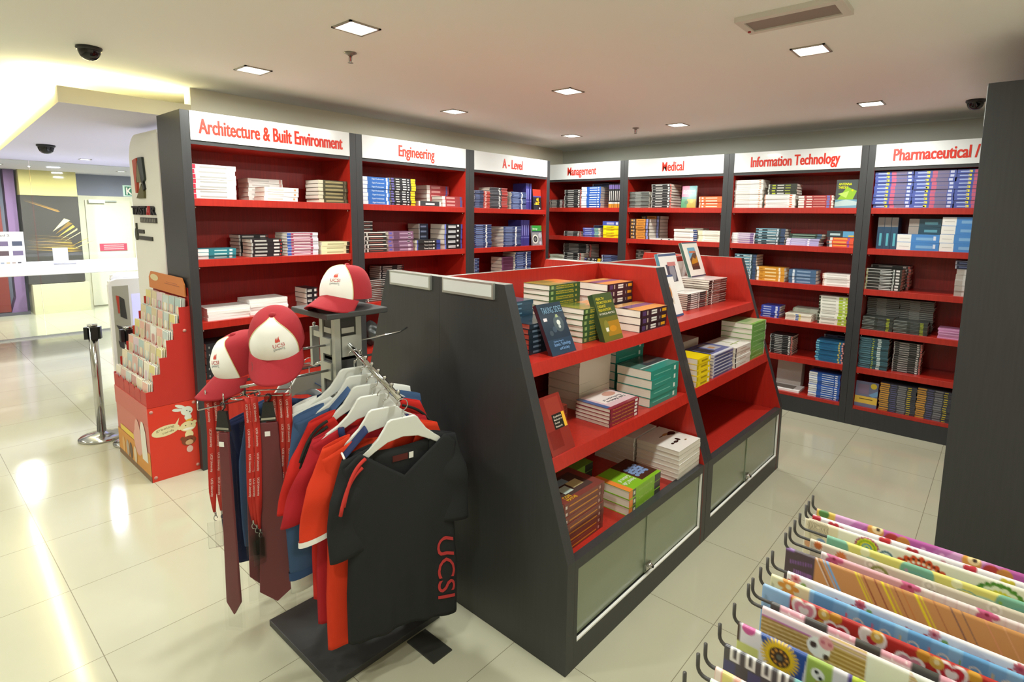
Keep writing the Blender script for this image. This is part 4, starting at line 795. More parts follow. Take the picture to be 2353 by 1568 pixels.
# ---------------------------------------------------------------- hangers and garments
HANG = mat('#d8dad4', .4, name='white_hanger_plastic')
def hanger(label, M):
    t = thing('clothes_hanger', label, 'hanger', (0, 0, 0), 0, 'white plastic hangers'); t.matrix_world = M
    up = [(-.195, -.042), (-.17, -.022), (-.13, .0), (-.095, .03), (-.072, .062), (-.058, .085), (-.045, .092), (.045, .092), (.058, .085), (.072, .062), (.095, .03), (.13, .0), (.17, -.022), (.195, -.042)]
    lo = [(.19, -.062), (.16, -.05), (.11, -.018), (.06, .008), (0, .018), (-.06, .008), (-.11, -.018), (-.16, -.05), (-.19, -.062)]
    b = MB(); n = len(up); poly = up + lo
    b.prism(poly, -.0065, .0065, HANG); bevel(b.build('body', t), .004, 3)
    h = MB(); h.tube([(0, 0, .088), (0, 0, .118)] + [(.022 * math.cos(q), 0, .140 + .022 * math.sin(q)) for q in [(-80 + 260 * k / 14) * PI / 180 for k in range(15)]][0:], .0021, CHROME, 8); h.build('hook', t)
    return t
def fabric(hexc): return mat(hexc, .9, noise=.25, name='fabric_' + hexc.strip('#'), spec=.2)
def garment(name, label, cat, M, col, W=.265, H=.74, neck=.10, vdepth=.13, front='v', sleeve=(.33, .085), sleevecol=None, group='garments on the front arm', seed=1, long=0, spr=.03, hemdip=0, cuff=None, bodybot=None, flare=.0):
    t = thing(name, label, cat, (0, 0, 0), 0, group); t.matrix_world = M
    cm = fabric(col); rs = random.Random(seed); ph = [rs.uniform(0, 6.28) for _ in range(8)]
    def topz(x, isf):
        a = abs(x)
        if a > neck: return -.004 - .050 * ((a - neck) / max(W - neck, .01)) ** 1.15
        if isf: return -.004 - vdepth * ((1 - a / neck) if front == 'v' else math.sqrt(max(0, 1 - (a / neck) ** 2)))
        return -.004 - .022 * (1 - (a / neck) ** 2)
    def surf(u, v, isf, off=0):
        s = 2 * u - 1; w_ = W * (1 + flare * v) * (1 - .05 * math.sin(min(v * 1.4, 1) * PI)); x = s * w_
        zt = topz(s * W, isf); zb = -H + hemdip * s + .012 * math.sin(3 * s + ph[0]); z = zt + (zb - zt) * v
        d = (.015 + .010 * min(1, v * 3)) * math.sqrt(max(0, 1 - s ** 6))
        fold = (.005 * v * math.sin(9 * s + ph[1] + 2 * v) + .003 * v * math.sin(17 * s + ph[2]) + .003 * math.sin(5 * s + 6 * v + ph[3]) * (1 - s * s)) * (1 - s ** 4)
        y = (-(d + off) - fold) if isf else ((d + off) - fold * .8)
        return (x, y, z)
    b = MB(); b.grid(lambda u, v: surf(u, v, True), 44, 44, cm); b.grid(lambda u, v: surf(u, v, False), 44, 20, cm)
    solidify(b.build('body', t), .0022)
    Ls, sw = sleeve
    for s in (-1, 1):
        def slv(u, v, s=s):
            q = u * 2 * PI; drop = v * Ls; spread = spr * v + .015 * math.sin(v * PI)
            cx = s * (W - .055 + spread * (1 if not long else .9)); cz = -.045 - drop - .015 * math.sin(v * 2 + ph[4])
            wd = sw * (1 - .18 * v * long) * (.7 + .3 * min(1, v * 3)); dp = .014 + .012 * min(1, v * 2)
            top = .03 * (1 - v) * (1 - min(1, v * 5))
            return (cx + wd * math.cos(q) * .95, .006 + dp * math.sin(q) + .005 * math.sin(11 * v + ph[5 + (s > 0)]), cz + s * wd * math.cos(q) * -.30 * (1 - .3 * v) + top)
        k = MB(); k.grid(slv, 24, 24, fabric(sleevecol or col)); o = k.build('sleeve', t); solidify(o, .002)
        if cuff:
            k = MB(); k.grid(lambda u, v: (lambda a, c: tuple(Vector(a) + (Vector(a) - Vector(c)) * .03))(slv(u, .94 + .06 * v), slv((u + .5) % 1, .94 + .06 * v)), 24, 3, fabric(cuff)); k.build('cuff', o)
    t['_'] = 0; del t['_']
    return t, surf, topz
def at_arm(x, yaw, drop=.165, dy=0): return Matrix.Translation((x, PY + dy, rodz(x) - drop + .012)) @ Matrix.Rotation(HALF - math.radians(yaw), 4, 'Z')
def stripes(t, surf, cols, u0s, isf=True, n=2):
    for (ua, ub, va, vb, c) in cols:
        s = MB(); s.grid(lambda u, v: surf(ua + (ub - ua) * u, va + (vb - va) * v, isf, .003), 12, 8, fabric(c)); s.build('shoulder_stripe', t)
# front: black v-neck
M1 = at_arm(2.478, 13)
hanger('white hanger of the black t-shirt, nearest the arm tip', M1)
t1, s1, tz1 = garment('t_shirt', 'black v-neck t-shirt with red UCSI lettering, nearest on the arm', 't-shirt', M1, '#2a2b2d', .222, .745, .165, .125, 'v', (.335, .084), seed=3, hemdip=-.03, flare=.0)
sb = MB(); text(sb, 'UCSI', lambda x, y, q: s1(.79 + y * 1.0, .545 + x * 1.0 + .02 * y, True, .0045), .35, .17, fabric('#b83c3c'), .004, 0, 0, fine=.12); sb.build('lettering', t1)
for k, (dz) in enumerate((.0, .03)):
    s = MB(); s.tube([(-.150 - .085 * q - .012 * k, -.026 - .012 * q, -.022 - .03 * k - .05 * q - .10 * q ** 3) for q in [i / 14 for i in range(15)]], .0065, fabric('#c03a34'), 6); s.build('shoulder_stripe', t1)
lb = MB(); lb.add([s1(.42, .08, False, -.004), s1(.56, .08, False, -.004), s1(.56, .045, False, -.004), s1(.42, .045, False, -.004)], [(0, 1, 2, 3)], fabric('#5a2a26')); lb.build('neck_label', t1)
lb = MB(); lb.add([s1(.57, .08, False, -.005), s1(.61, .08, False, -.005), s1(.61, .045, False, -.005), s1(.57, .045, False, -.005)], [(0, 1, 2, 3)], fabric('#f0efea')); lb.build('size_tag', t1)
# red polo with navy collar
M2 = at_arm(2.418, 13, .158, -.04)
hanger('white hanger of the orange-red polo shirt, second from the arm tip', M2)
t2, s2_, _ = garment('polo_shirt', 'orange-red polo shirt with navy collar and white piping behind the black t-shirt', 'polo shirt', M2, '#d23c22', .228, .77, .12, .14, 'u', (.29, .072), spr=.07, seed=5, hemdip=.03, cuff='#e8e6e2')
for s in (-1, 1):
    c = MB(); c.grid(lambda u, v: (s * (.075 + .085 * v), -.045 + .07 * u, .028 * (1 - v) - .055 * v + .012 * math.sin(u * PI)), 8, 8, fabric('#2a3558')); o = c.build('collar', t2); solidify(o, .003)
    e = MB(); e.tube([(s * .162, -.046 + .072 * q, -.052 + .012 * math.sin(q * PI)) for q in [i / 8 for i in range(9)]], .0042, fabric('#f0eeea'), 6); e.build('collar_piping', t2)
# crimson tee with navy crew neck
M3 = at_arm(2.355, 13, .150, -.045)
hanger('white hanger of the crimson t-shirt, third from the arm tip', M3)
t3, s3_, _ = garment('t_shirt', 'crimson t-shirt with navy crew neck, third from the arm tip', 't-shirt', M3, '#a8242c', .225, .72, .12, .13, 'u', (.27, .072), spr=.10, seed=8, hemdip=.02)
c = MB(); c.tube([(.125 * math.cos(q), -.018 - .006 * math.sin(-q), -.006 + .128 * math.sin(q)) for q in [PI + k * PI / 20 for k in range(21)]], .012, fabric('#26335a'), 8); c.build('neckband', t3)
lb = MB(); lb.add([s3_(.40, .04, False, -.004), s3_(.58, .04, False, -.004), s3_(.58, -.0, False, -.004), s3_(.40, -.0, False, -.004)], [(0, 1, 2, 3)], fabric('#c8402c'))
text(lb, 'UCSI', lambda x, y, q: s3_(.45 + x, .034 - y, False, -.0055), .09, .028, fabric('#f0d8cc'), .0); lb.build('neck_label', t3)
# red shirt with black shoulder stripes
M4 = at_arm(2.298, 13, .150, -.03)
hanger('white hanger of the red black-striped shirt, fourth from the arm tip', M4)
t4, s4_, _ = garment('sports_shirt', 'red sports shirt with black shoulder stripes, fourth from the arm tip', 'shirt', M4, '#c22a24', .225, .72, .125, .10, 'u', (.27, .072), spr=.10, seed=10)
for k in range(2):
    s = MB(); s.tube([(sg * (.16 + .10 * q), -.030, -.012 - .022 * k - .045 * q - .09 * q ** 3) for sg in (-1,) for q in [i / 12 for i in range(13)]], .0058, fabric('#2a2c2a'), 6); s.build('shoulder_stripe', t4)
s = MB(); s.tube([(.13 + .13 * q, -.028, -.010 - .05 * q - .06 * q ** 3) for q in [i / 12 for i in range(13)]], .0058, fabric('#2a2c2a'), 6); s.build('shoulder_stripe', t4)
# denim shirt
M5 = at_arm(2.242, 13, .150, -.02)
hanger('white hanger of the denim shirt, nearest the post', M5)
t5, s5_, _ = garment('denim_shirt', 'blue denim long-sleeved shirt hanging nearest the post', 'denim shirt', M5, '#3f587c', .252, .62, .09, .10, 'u', (.60, .082), seed=12, long=1, cuff='#38517a')
for s in (-1, 1):
    c = MB(); c.grid(lambda u, v: (s * (.055 + .075 * v), -.045 + .075 * u, .045 * (1 - v) - .03 * v + .01 * math.sin(u * PI)), 8, 8, fabric('#46608a')); solidify(c.build('collar', t5), .003)
# white tee end peeping below the denim cuff
M6 = at_arm(2.195, 13, .150, -.02)
hanger('white hanger of the white shirt next to the post', M6)
garment('t_shirt', 'white long t-shirt mostly hidden behind the denim shirt, its hem hanging low', 't-shirt', M6, '#dedfda', .245, .66, .09, .08, 'u', (.70, .066), seed=15, long=1)
# second denim shirt on the rear arm
zr = 1.115
M7 = Matrix.Translation((1.79, PY, zr - .13)) @ Matrix.Rotation(HALF - math.radians(8), 4, 'Z')
hanger('white hanger on the rear arm of the clothes stand', M7)
t7, _, _ = garment('denim_shirt', 'dark blue denim shirt hanging on the rear arm behind the caps', 'denim shirt', M7, '#34486a', .262, .74, .09, .10, 'u', (.56, .08), seed=17, long=1, group='garments on the rear arm')
c = MB(); c.grid(lambda u, v: (.02 + .08 * v, -.04 + .07 * u, .045 * (1 - v) - .02 * v), 6, 6, fabric('#3f5680')); solidify(c.build('collar', t7), .003)
M8 = Matrix.Translation((1.70, PY - .03, zr - .17)) @ Matrix.Rotation(HALF - math.radians(6), 4, 'Z')
garment('sweatshirt', 'navy sweatshirt behind the dark denim shirt on the rear arm', 'sweatshirt', M8, '#252c4c', .275, .70, .10, .09, 'u', (.56, .085), seed=19, long=1, group='garments on the rear arm')
hanger('white hanger of the navy sweatshirt on the rear arm', M8)

# ---------------------------------------------------------------- lanyards and ties on the spinner
LRED = mat('#c0281e', .6, name='red_lanyard_ribbon'); LTXT = mat('#ecc8c0', .6)
def lanyard(label, x, y, yaw, Lh=.44, pouch=True, z=1.121):
    t = thing('lanyard', label, 'lanyard', (x, y, z), yaw, 'red printed lanyards')
    s = MB()
    for k, (dx, yy) in enumerate(((0, -.006), (.0, .006))):
        n = 16; w_ = .0125
        def rib(u, v, yy=yy, k=k):
            q = v; z_ = -Lh * q; sw = .004 * math.sin(q * 5 + k); ww = w_ * (1 - .75 * max(0, (q - .8) / .2)); pull = 1 - max(0, (q - .75) / .25)
            return ((u - .5) * 2 * ww + sw, yy * pull + .0008 * math.sin(q * 12), z_)
        s.grid(rib, 2, n, LRED)
    s.grid(lambda u, v: ((u - .5) * .025, -.006 + .012 * v, .004 * math.sin(v * PI)), 2, 6, LRED)
    for k in range(4): text(s, 'UCSI University', lambda xx, yy, q: (-.0045 + yy + .004 * math.sin(((.02 + k * .095 + xx) / Lh) * 5), -.0075 - .0, -.02 - k * .095 - xx), .07, .007, LTXT, .01)
    o = s.build('ribbon', t); solidify(o, .0008)
    c = MB(); c.tube([(0, 0, -Lh), (0, 0, -Lh - .015)], .0035, CHROME, 8); c.tube([(.006 * math.cos(q * PI / 6), 0, -Lh - .024 + .010 * math.sin(q * PI / 6)) for q in range(11)], .0016, CHROME, 6)
    c.build('clip', t)
    if pouch: MB().box(-.028, .028, -.001, .001, -Lh - .14, -Lh - .038, PLASTIC).build('card_pouch', t)
vx = math.atan2(.76, .63)                             # ribbons face roughly towards the aisle
for k in range(3): lanyard('red lanyard, %s from left on the left hook of the spinner' % ('first', 'second', 'third')[k], 1.978 + .006 * k, -4.722 + .022 * k, HALF - .5, .44)
for k in range(3): lanyard('red lanyard, %s from left on the middle of the spinner' % ('first', 'second', 'third')[k], 2.085 + .004 * k, -4.632 + .010 * k, HALF - .6 + .3 * k, .47 + .02 * k)
for k in range(4): lanyard('red lanyard, %s from left on the right hook of the spinner' % ('first', 'second', 'third', 'fourth')[k], 2.09 + .016 * k, -4.560 + .016 * k, HALF - .5, .43 + .02 * (k % 2), k == 1)
TIE = mat('#6e2c34', .5, name='maroon_tie_silk')
def tie(label, x, y, yaw, L=.76, w0=.024, w1=.040, z=1.118):
    t = thing('necktie', label, 'necktie', (x, y, z), yaw, 'maroon ties in plastic sleeves')
    b = MB(); b.prism([(-w0, -.10), (w0, -.10), (w1, -L + .05), (0, -L), (-w1, -L + .05)], -.006, .006, TIE); bevel(b.build('tie', t), .003)
    h = MB(); h.prism([(-.016, -.022), (.016, -.022), (.026, -.095), (-.026, -.095)], -.005, .005, DARK); h.tube([(0, 0, -.02), (.010, 0, -.008), (.008, 0, .006), (0, 0, .008), (-.006, 0, .004)], .0028, DARK, 8); h.build('clip_hanger', t)
    MB().box(-.024, .024, -.0075, -.006, -.088, -.080, CHROME).build('buckle', t)
    MB().box(-.014, .004, -.0095, -.008, -.15, -.132, WHITE).build('price_label', t)
    p = MB(); p.grid(lambda u, v: ((u - .5) * 2 * (w1 + .006), -.0085 - .0012 * math.sin(v * 25 + u * 4) * math.sin(v * 11), -.09 - (L - .03) * v), 6, 40, PLASTIC); p.grid(lambda u, v: ((u - .5) * 2 * (w1 + .006), .0085, -.09 - (L - .03) * v), 2, 2, PLASTIC); p.build('plastic_sleeve', t)
tie('leftmost maroon tie in clear plastic, hanging alone on the front hook', 2.088, -4.715, HALF - 1.0, .80, .017, .028)
tie('middle maroon tie in plastic, behind the red middle lanyards', 2.055, -4.60, HALF - .35, .76, .03, .042)
tie('right maroon tie in plastic, widest, beside the denim shirt', 2.105, -4.567, HALF - .55, .82, .03, .060)
# ---------------------------------------------------------------- greeting card rack
CARDRED = mat('#b82a22', .45, name='red_card'); LITRED = mat('#d2341f', .45, name='bright_red_card')
rk = thing('greeting_card_rack', 'red cardboard greeting card stand with six tiers beside the bookcase end', 'card rack', (-.05, -4.41, 0))
RW = .75                                              # width along -x
steps = [(0, .617)] ; zl = [.617, .723, .830, .942, 1.048, 1.155]; yl = [0, .045, .09, .135, .18, .22, .265]
prof = [(0, .51)]
for k in range(6): prof += [(yl[k], zl[k]), (yl[k + 1], zl[k])]
prof += [(.29, 1.16), (.29, .51)]
for x0, x1 in ((-.006, 0), (-RW, -RW + .006)): MB().prism(prof, x0, x1, CARDRED, 'x').build('side_panel', rk)
tr = MB()
for k in range(6):
    z = zl[k]; y = yl[k]
    tr.box(-RW + .006, -.006, y, y + .004, z - .11, z - (.030 if k == 0 else .082), CARDRED)
    tr.box(-RW + .006, -.006, y + .005, yl[k + 1] - .001, z - .108, z - .104, CARDRED)
    for c in range(1, 6): x = -RW + RW * c / 6; tr.prism([(y, z - .10), (y + .043, z - .10), (y + .043, z + .03), (y, z - (.02 if k == 0 else .08))], x - .002, x + .002, CARDRED, 'x')
    for c in range(6 if k == 0 else 0):
        x = -RW + RW * (c + .5) / 6; tr.prism([(x - .060, z - .03), (x - .045, z - .005), (x + .045, z - .005), (x + .060, z - .03)] if k == 0 else [(x - .060, z - .03), (x - .03, z - .022), (x + .03, z - .022), (x + .060, z - .03)], y, y + .003, CARDRED, 'y')
tr.build('pocket_tray', rk)
MB().box(-RW + .006, -.006, .282, .29, .51, 1.28, CARDRED).build('back_panel', rk)
hd = MB(); hd.prism([(-RW, 1.22), (-.008, 1.22), (-.008, 1.30), (-.05, 1.345), (-RW + .05, 1.345), (-RW, 1.30)], .262, .270, mat('#c8783c', .5)); h = hd.build('header_card', rk)
e = MB(); e.add([(-RW + .13 + .09 * math.cos(q * PI / 10), .2612, 1.305 + .024 * math.sin(q * PI / 10)) for q in range(20)], [list(range(20))], mat('#d8c89a'))
e.box(-.40, -.10, .2612, .262, 1.278, 1.284, mat('#a85c34')); e.box(-.36, -.14, .2612, .262, 1.292, 1.296, mat('#a85c34')); e.build('header_badge', h)
bs = MB(); bs.box(-RW, 0, 0, .29, .0, .508, {'*': LITRED, '-y': mat('#cc7468', .5)}); bs.box(-RW, 0, -.004, 0, .39, .52, mat('#c96a60', .5)); base = bs.build('base_box', rk)
# printed front: plain generic artwork
f = MB(); y = -.0025
def fq(x0, x1, z0, z1, c, yy=y): f.add([(x0, yy, z0), (x1, yy, z0), (x1, yy, z1), (x0, yy, z1)], [(0, 1, 2, 3)], mat(c, .5))
fq(-RW, 0, 0, .04, '#84664c'); fq(-RW, 0, .04, .20, '#d89440'); fq(-RW + .08, -.30, .205, .245, '#e8c84c')
f.add([(-.25 + .10 * math.cos(q * PI / 10) * (.7 if q < 10 else 1), y - .0006, .25 + .13 * math.sin(q * PI / 10)) for q in range(20)], [list(range(20))], mat('#e0a89c', .5))
f.add([(-.17, y - .001, .12), (-.05, y - .001, .12), (-.07, y - .001, .33), (-.13, y - .001, .42), (-.18, y - .001, .34)], [(0, 1, 2, 3, 4)], mat('#e8e4da', .5))
for qi, (x, c) in enumerate(((-.62, '#e0b070'), (-.52, '#b8a898'), (-.44, '#6c5444'), (-.34, '#e4d0b0'))): f.add([(x + .035 * math.cos(q * PI / 8), y - .0014 - .0001 * qi, .10 + .06 * math.sin(q * PI / 8)) for q in range(16)], [list(range(16))], mat(c, .5))
f.build('front_print', base)
# printed side: speech bubble with the words, plain animal silhouettes, fixing studs
g = MB(); X = .0012
LIFT = [0]
def blob(cy, cz, ry, rz, c, dx=0, n=20, tilt=0):
    LIFT[0] += .00006; dx = LIFT[0]
    g.add([(X + dx, cy + ry * math.cos(q * 2 * PI / n) * math.cos(tilt) - rz * math.sin(q * 2 * PI / n) * math.sin(tilt), cz + ry * math.cos(q * 2 * PI / n) * math.sin(tilt) + rz * math.sin(q * 2 * PI / n) * math.cos(tilt)) for q in range(n)], [list(range(n))], mat(c, .5))
blob(.095, .335, .082, .036, '#ded2a4', 0, 24, .12); g.add([(X, .14, .35), (X, .165, .355), (X, .178, .405)], [(0, 1, 2)], mat('#ded2a4', .5))
text(g, 'greeting', lambda a, b, q: (X + .0003, .04 + a, .338 + b + a * .12), .105, .016, mat('#7a6a3c'), .0); text(g, 'cards', lambda a, b, q: (X + .0003, .075 + a, .314 + b + a * .12), .066, .015, mat('#7a6a3c'), .0)
blob(.225, .440, .036, .032, '#d9dccf'); blob(.188, .478, .034, .011, '#d9dccf', 0, 16, -.45); blob(.170, .458, .032, .011, '#d9dccf', 0, 16, -.2); blob(.230, .395, .022, .022, '#d9dccf')
blob(.236, .372, .022, .008, '#e0a83c', .0003); blob(.226, .330, .048, .036, '#e3d2a0'); blob(.176, .328, .012, .012, '#e3d2a0'); blob(.268, .352, .012, .012, '#e3d2a0'); blob(.228, .312, .034, .008, '#efe9da', .0004); blob(.230, .270, .026, .030, '#e3d2a0')
blob(.226, .228, .044, .034, '#7c3c22'); blob(.228, .215, .024, .018, '#c8a078', .0004); blob(.188, .25, .013, .013, '#7c3c22'); blob(.228, .168, .020, .024, '#d8b0a4')
for yy, zz in ((.225, .442), (.243, .43)): blob(yy, zz, .004, .004, '#54504a', .0006)
for yy, zz in ((.212, .338), (.248, .340), (.218, .236), (.244, .236)): blob(yy, zz, .004, .004, '#3c342c', .0008)
g.build('side_print', base)
s = MB()
for yy, zz in ((.02, .48), (.27, .49), (.02, .03), (.27, .04), (.245, .995)): s.tube([(0, yy, zz), (.003, yy, zz)], .011, mat('#c88c80', .5), 16)
s.build('fixing_stud', rk)
CC = ['#e8dcc0', '#e4c8bc', '#d8b0a8', '#ece4d0', '#e0d48c', '#c8d4d0', '#dcc4d0', '#e8b8a8', '#f0ece4', '#b4c8c4', '#d8c8a4', '#c89490']
WORD = ['lowest', 'second', 'third', 'fourth', 'fifth', 'topmost']; CW = ['first', 'second', 'third', 'fourth', 'fifth', 'rightmost']
protos = []
for c in CC:
    b = MB(); b.box(-.054, .054, 0, .0035, 0, .155, {'*': mat('#efe9dc', .5), '-y': mat(c, .35)})
    b.add([(-.040, -.0004, .02), (.040, -.0004, .02), (.040, -.0004, .10), (-.040, -.0004, .10)], [(0, 1, 2, 3)], mat(CC[(CC.index(c) + 5) % 12], .35))
    b.add([(.026 * math.cos(q * PI / 7), -.0007, .075 + .03 * math.sin(q * PI / 7)) for q in range(14)], [list(range(14))], mat(CC[(CC.index(c) + 3) % 12], .35))
    protos.append(b.mesh('greeting_card'))
rs = random.Random(4)
for k in range(6):
    for c in range(6):
        n = 4 if c == 5 else 3
        for i in range(n):
            ci = rs.randrange(12) if not (k == 2 and c == 5) else 4
            if k == 5 and c >= 4: ci = 9
            o = link('greeting_card', protos[ci], None, (-.05 - RW + RW * (c + .5) / 6 + rs.uniform(-.004, .004), -4.41 + yl[k] + .008 + i * .0085, zl[k] - .1035 + rs.uniform(0, .004)), rs.uniform(-.03, .03))
            o.rotation_euler.x = -.06
            tag(o, '%s card in %s pocket from left, %s tier of red rack' % (['front', 'second', 'third', 'fourth'][i], CW[c], WORD[k]), 'greeting card', 'greeting cards in the red rack')

# ---------------------------------------------------------------- queue posts
def stanchion(label, loc, belts):
    t = thing('barrier_post', label, 'barrier post', loc, 0, 'chrome barrier posts')
    MB().lathe([(0, 0), (.150, 0), (.152, .012), (.140, .022), (.09, .036), (.045, .045), (.034, .055), (0, .056)], CHROME, 48).build('base', t)
    MB().tube([(0, 0, .05), (0, 0, .90)], .030, CHROME, 28).build('pole', t)
    k = MB(); k.tube([(0, 0, .90), (0, 0, .915)], .032, CHROME, 28); k.build('top_cap', t)
    for a in belts: MB().box(.028, .052, -.022, .022, .80, .895, DARK, Matrix.Rotation(a, 4, 'Z')).build('belt_clip', t)
    return t
stanchion('chrome barrier post standing left of the card rack', (-1.225, -4.43, 0), (HALF - .4, -HALF - .4, PI, 0))
stanchion('second chrome barrier post, its base showing behind the card rack', (-.945, -4.27, 0), (HALF, -HALF, PI, 0))
# ---------------------------------------------------------------- gift wrap hooks
HOOKC = mat('#4c4a48', .5, .3, name='grey_hook_wire')
HZ = .950
HY = [-3.743, -3.787, -3.816, -3.876, -3.923, -3.967, -4.004, -4.108, -4.144, -4.193, -4.244, -4.271, -4.354, -4.431, -4.499, -4.532, -4.588]
hw_ = ['furthest', 'second', 'third', 'fourth', 'fifth', 'sixth', 'seventh', 'eighth', 'ninth', 'tenth', 'eleventh', 'twelfth', 'thirteenth', 'fourteenth', 'fifteenth', 'sixteenth', 'nearest']
gp = MB()
for k in range(12): gp.tube([(4.405, -4.80 + .11 * k, .25), (4.405, -4.80 + .11 * k, 1.10)], .003, HOOKC, 6)
for k in range(9): gp.tube([(4.405, -4.80, .25 + .106 * k), (4.405, -3.59, .25 + .106 * k)], .003, HOOKC, 6)
tag(gp.build('wire_grid_panel'), 'grey wire grid panel on the right wall carrying the gift wrap hooks', 'grid panel')
for k, y in enumerate(HY):
    p = [(4.40, y, HZ), (3.79, y, HZ)] + [(3.79 - .016 * math.sin(q), y, HZ + .016 - .016 * math.cos(q)) for q in (.4, .8, 1.2, 1.57)] + [(3.7735, y, HZ + .040)]
    tag(MB().tube(p, .0036, HOOKC, 10).build('wrap_hook'), 'grey wire hook with upturned tip, %s from the camera row end' % hw_[k] if False else 'grey wire hook with upturned tip, %s of the row counted from the far end' % (['first'] + hw_[1:-1] + ['last'])[k], 'hook', 'gift wrap hooks')
def L3(h): return np.array(lin(h))
class Art:                                            # colour field over (s along the rod, t down the sheet)
    def __init__(s, S, T, base): s.S, s.T = S, T; s.c = np.zeros(S.shape + (3,)); s.c[:] = L3(base)
    def put(s, m, col): s.c[m] = L3(col); return s
    def disc(s, x, y, r, col): return s.put((s.S - x) ** 2 + (s.T - y) ** 2 < r * r, col)
    def ring(s, x, y, r0, r1, col): q = (s.S - x) ** 2 + (s.T - y) ** 2; return s.put((q < r1 * r1) & (q > r0 * r0), col)
    def heart(s, x, y, r, col, rot=0):
        a = (s.S - x) / r; b = -(s.T - y) / r; c_, s_ = math.cos(rot), math.sin(rot); a, b = a * c_ - b * s_, a * s_ + b * c_
        b = b + .15; return s.put((a * a + b * b - .65) ** 3 - 1.1 * a * a * b ** 3 < 0, col)
    def petal(s, x, y, r, n, col, k=.55, ph=0):
        a = np.arctan2(s.T - y, s.S - x) + ph; q = np.hypot(s.S - x, s.T - y); return s.put(q < r * (1 - k + k * np.abs(np.cos(a * n / 2))), col)
    def dots(s, x, y, r, n, d, col):
        for k in range(n): s.disc(x + r * math.cos(2 * PI * k / n), y + r * math.sin(2 * PI * k / n), d, col)
        return s
    def band(s, a, b, col): return s.put((s.S > a) & (s.S < b), col)
    def diag(s, x, w, col, sl=.8): q = s.S - s.T * sl; return s.put((q > x) & (q < x + w), col)
    def rect(s, a, b, t0, t1, col): return s.put((s.S > a) & (s.S < b) & (s.T > t0) & (s.T < t1), col)
    def medal(s, x, y, r, cols):
        n = len(cols)
        for i, c in enumerate(cols): s.petal(x, y, r * (1 - i / n), 24 if i % 2 == 0 else 14, c, .10)
        return s
R2 = random.Random(21)
def p_bear(a):
    a.band(0, .05, '#d8b850'); a.disc(.02, .01, .014, '#4c7c3c')
    a.put((a.S > .05) & (np.sin(a.S * 22 + a.T * 18) > .2), '#c078b4'); a.put((a.S > .05) & (np.sin(a.S * 22 + a.T * 18) > .75), '#d4a0cc')
    for x in (.15, .36, .55): a.disc(x, .012, .020, '#d89a44').disc(x + .004, .006, .013, '#f0d8a0').disc(x + .006, .006, .005, '#3a2a20').disc(x + .04, .022, .018, '#b03a30').disc(x + .065, .02, .016, '#c8883c')
    for x in (.26, .30, .47): a.disc(x, .02, .006, '#e8b4d8')
def p_heartw(a):
    a.put(np.sin(a.S * 60) * np.sin(a.T * 80) > .6, '#e9e6f0')
    for i, (x, c) in enumerate(((.01, '#b8283c'), (.055, '#c83848'), (.08, '#e08898'), (.18, '#c42c34'), (.24, '#b8303c'), (.31, '#d8a0a8'), (.36, '#c03040'), (.43, '#d4c43c'), (.49, '#d8b84c'), (.56, '#c43c3c'))): a.heart(x, .012 + .006 * (i % 3), .015, c, .3 * (i % 3) - .3)
    for x in (.13, .28, .41): a.disc(x, .03, .012, '#c8dcdc')
def p_medal(a):
    a.band(0, .085, '#e2d8bc'); 
    for q in range(6): a.ring(.035, .02, .005 + .004 * q, .0065 + .004 * q, '#7c6848')
    a.disc(.045, .06, .012, '#7c98c0').disc(.015, .075, .012, '#d8a078')
    a.medal(.155, .030, .030, ['#a8306c', '#d0d838', '#8cb030', '#e0d820', '#60a0b8', '#d8e060', '#50a0c0']); a.medal(.20, .036, .022, ['#f0f0f0', '#5c8098', '#e8f0f4', '#485868'])
    a.medal(.275, .075, .070, ['#d8502c', '#e07038', '#d04838', '#e890a8', '#d86890', '#f0d8e0', '#d85c88']).dots(.275, .075, .052, 30, .0035, '#f4f0ea').dots(.275, .075, .060, 34, .003, '#2c2420')
    a.medal(.36, .075, .040, ['#d8d820', '#4c8c34', '#e04838', '#f0e860', '#60a848', '#3c2c24']); a.medal(.43, .06, .055, ['#5c9440', '#e8f0e0', '#d8d840', '#70a8c8', '#f0f4f4', '#5c8ca8']).dots(.43, .06, .050, 30, .004, '#4c8838'); a.medal(.52, .05, .035, ['#6c94b0', '#e8eef0', '#4c6c84', '#d0dce4'])
def p_yellow(a):
    a.put(np.sin(a.S * 34 + 1) * np.sin(a.T * 40 + .6) > .35, '#7cb49c'); a.put(np.sin(a.S * 27 + 2) * np.sin(a.T * 33) < -.6, '#b8d8c0')
    for x in (.09, .28, .45): a.disc(x, .012, .011, '#ecebc0')
    for x in (.2, .3, .4): a.ring(x, .05, .030, .0325, '#6cacac')
    for q in range(7): a.disc(.18 + .06 * q, .02 + .008 * (q % 3), .004, ('#b894b4', '#8cb44c')[q % 2])
def p_beige(a):
    for q in range(16): a.medal(.02 + .04 * q, .014 + .02 * ((q * 7) % 3), .014, ['#e2dccc', '#c8c0ac', '#e4dccc'])
    a.petal(.02, .012, .012, 10, '#c8703c', .4).petal(.075, .02, .014, 10, '#d0783c', .4).medal(.16, .03, .022, ['#8c9450', '#d8d4b8', '#8c9450']); a.medal(.27, .055, .034, ['#5c4840', '#d8ccb8', '#4c3c34', '#e0d8c8', '#a08c7c']); a.medal(.44, .055, .03, ['#d87c3c', '#d8c8a0', '#4c5c40', '#c8a868', '#4c3c34']); a.medal(.56, .04, .03, ['#3c3030', '#e8e0d0', '#3c3030', '#e0d4c4'])
    for q in range(6): a.disc(.34 + .012 * q, .035 + .004 * (q % 2), .003, '#6c7c3c')
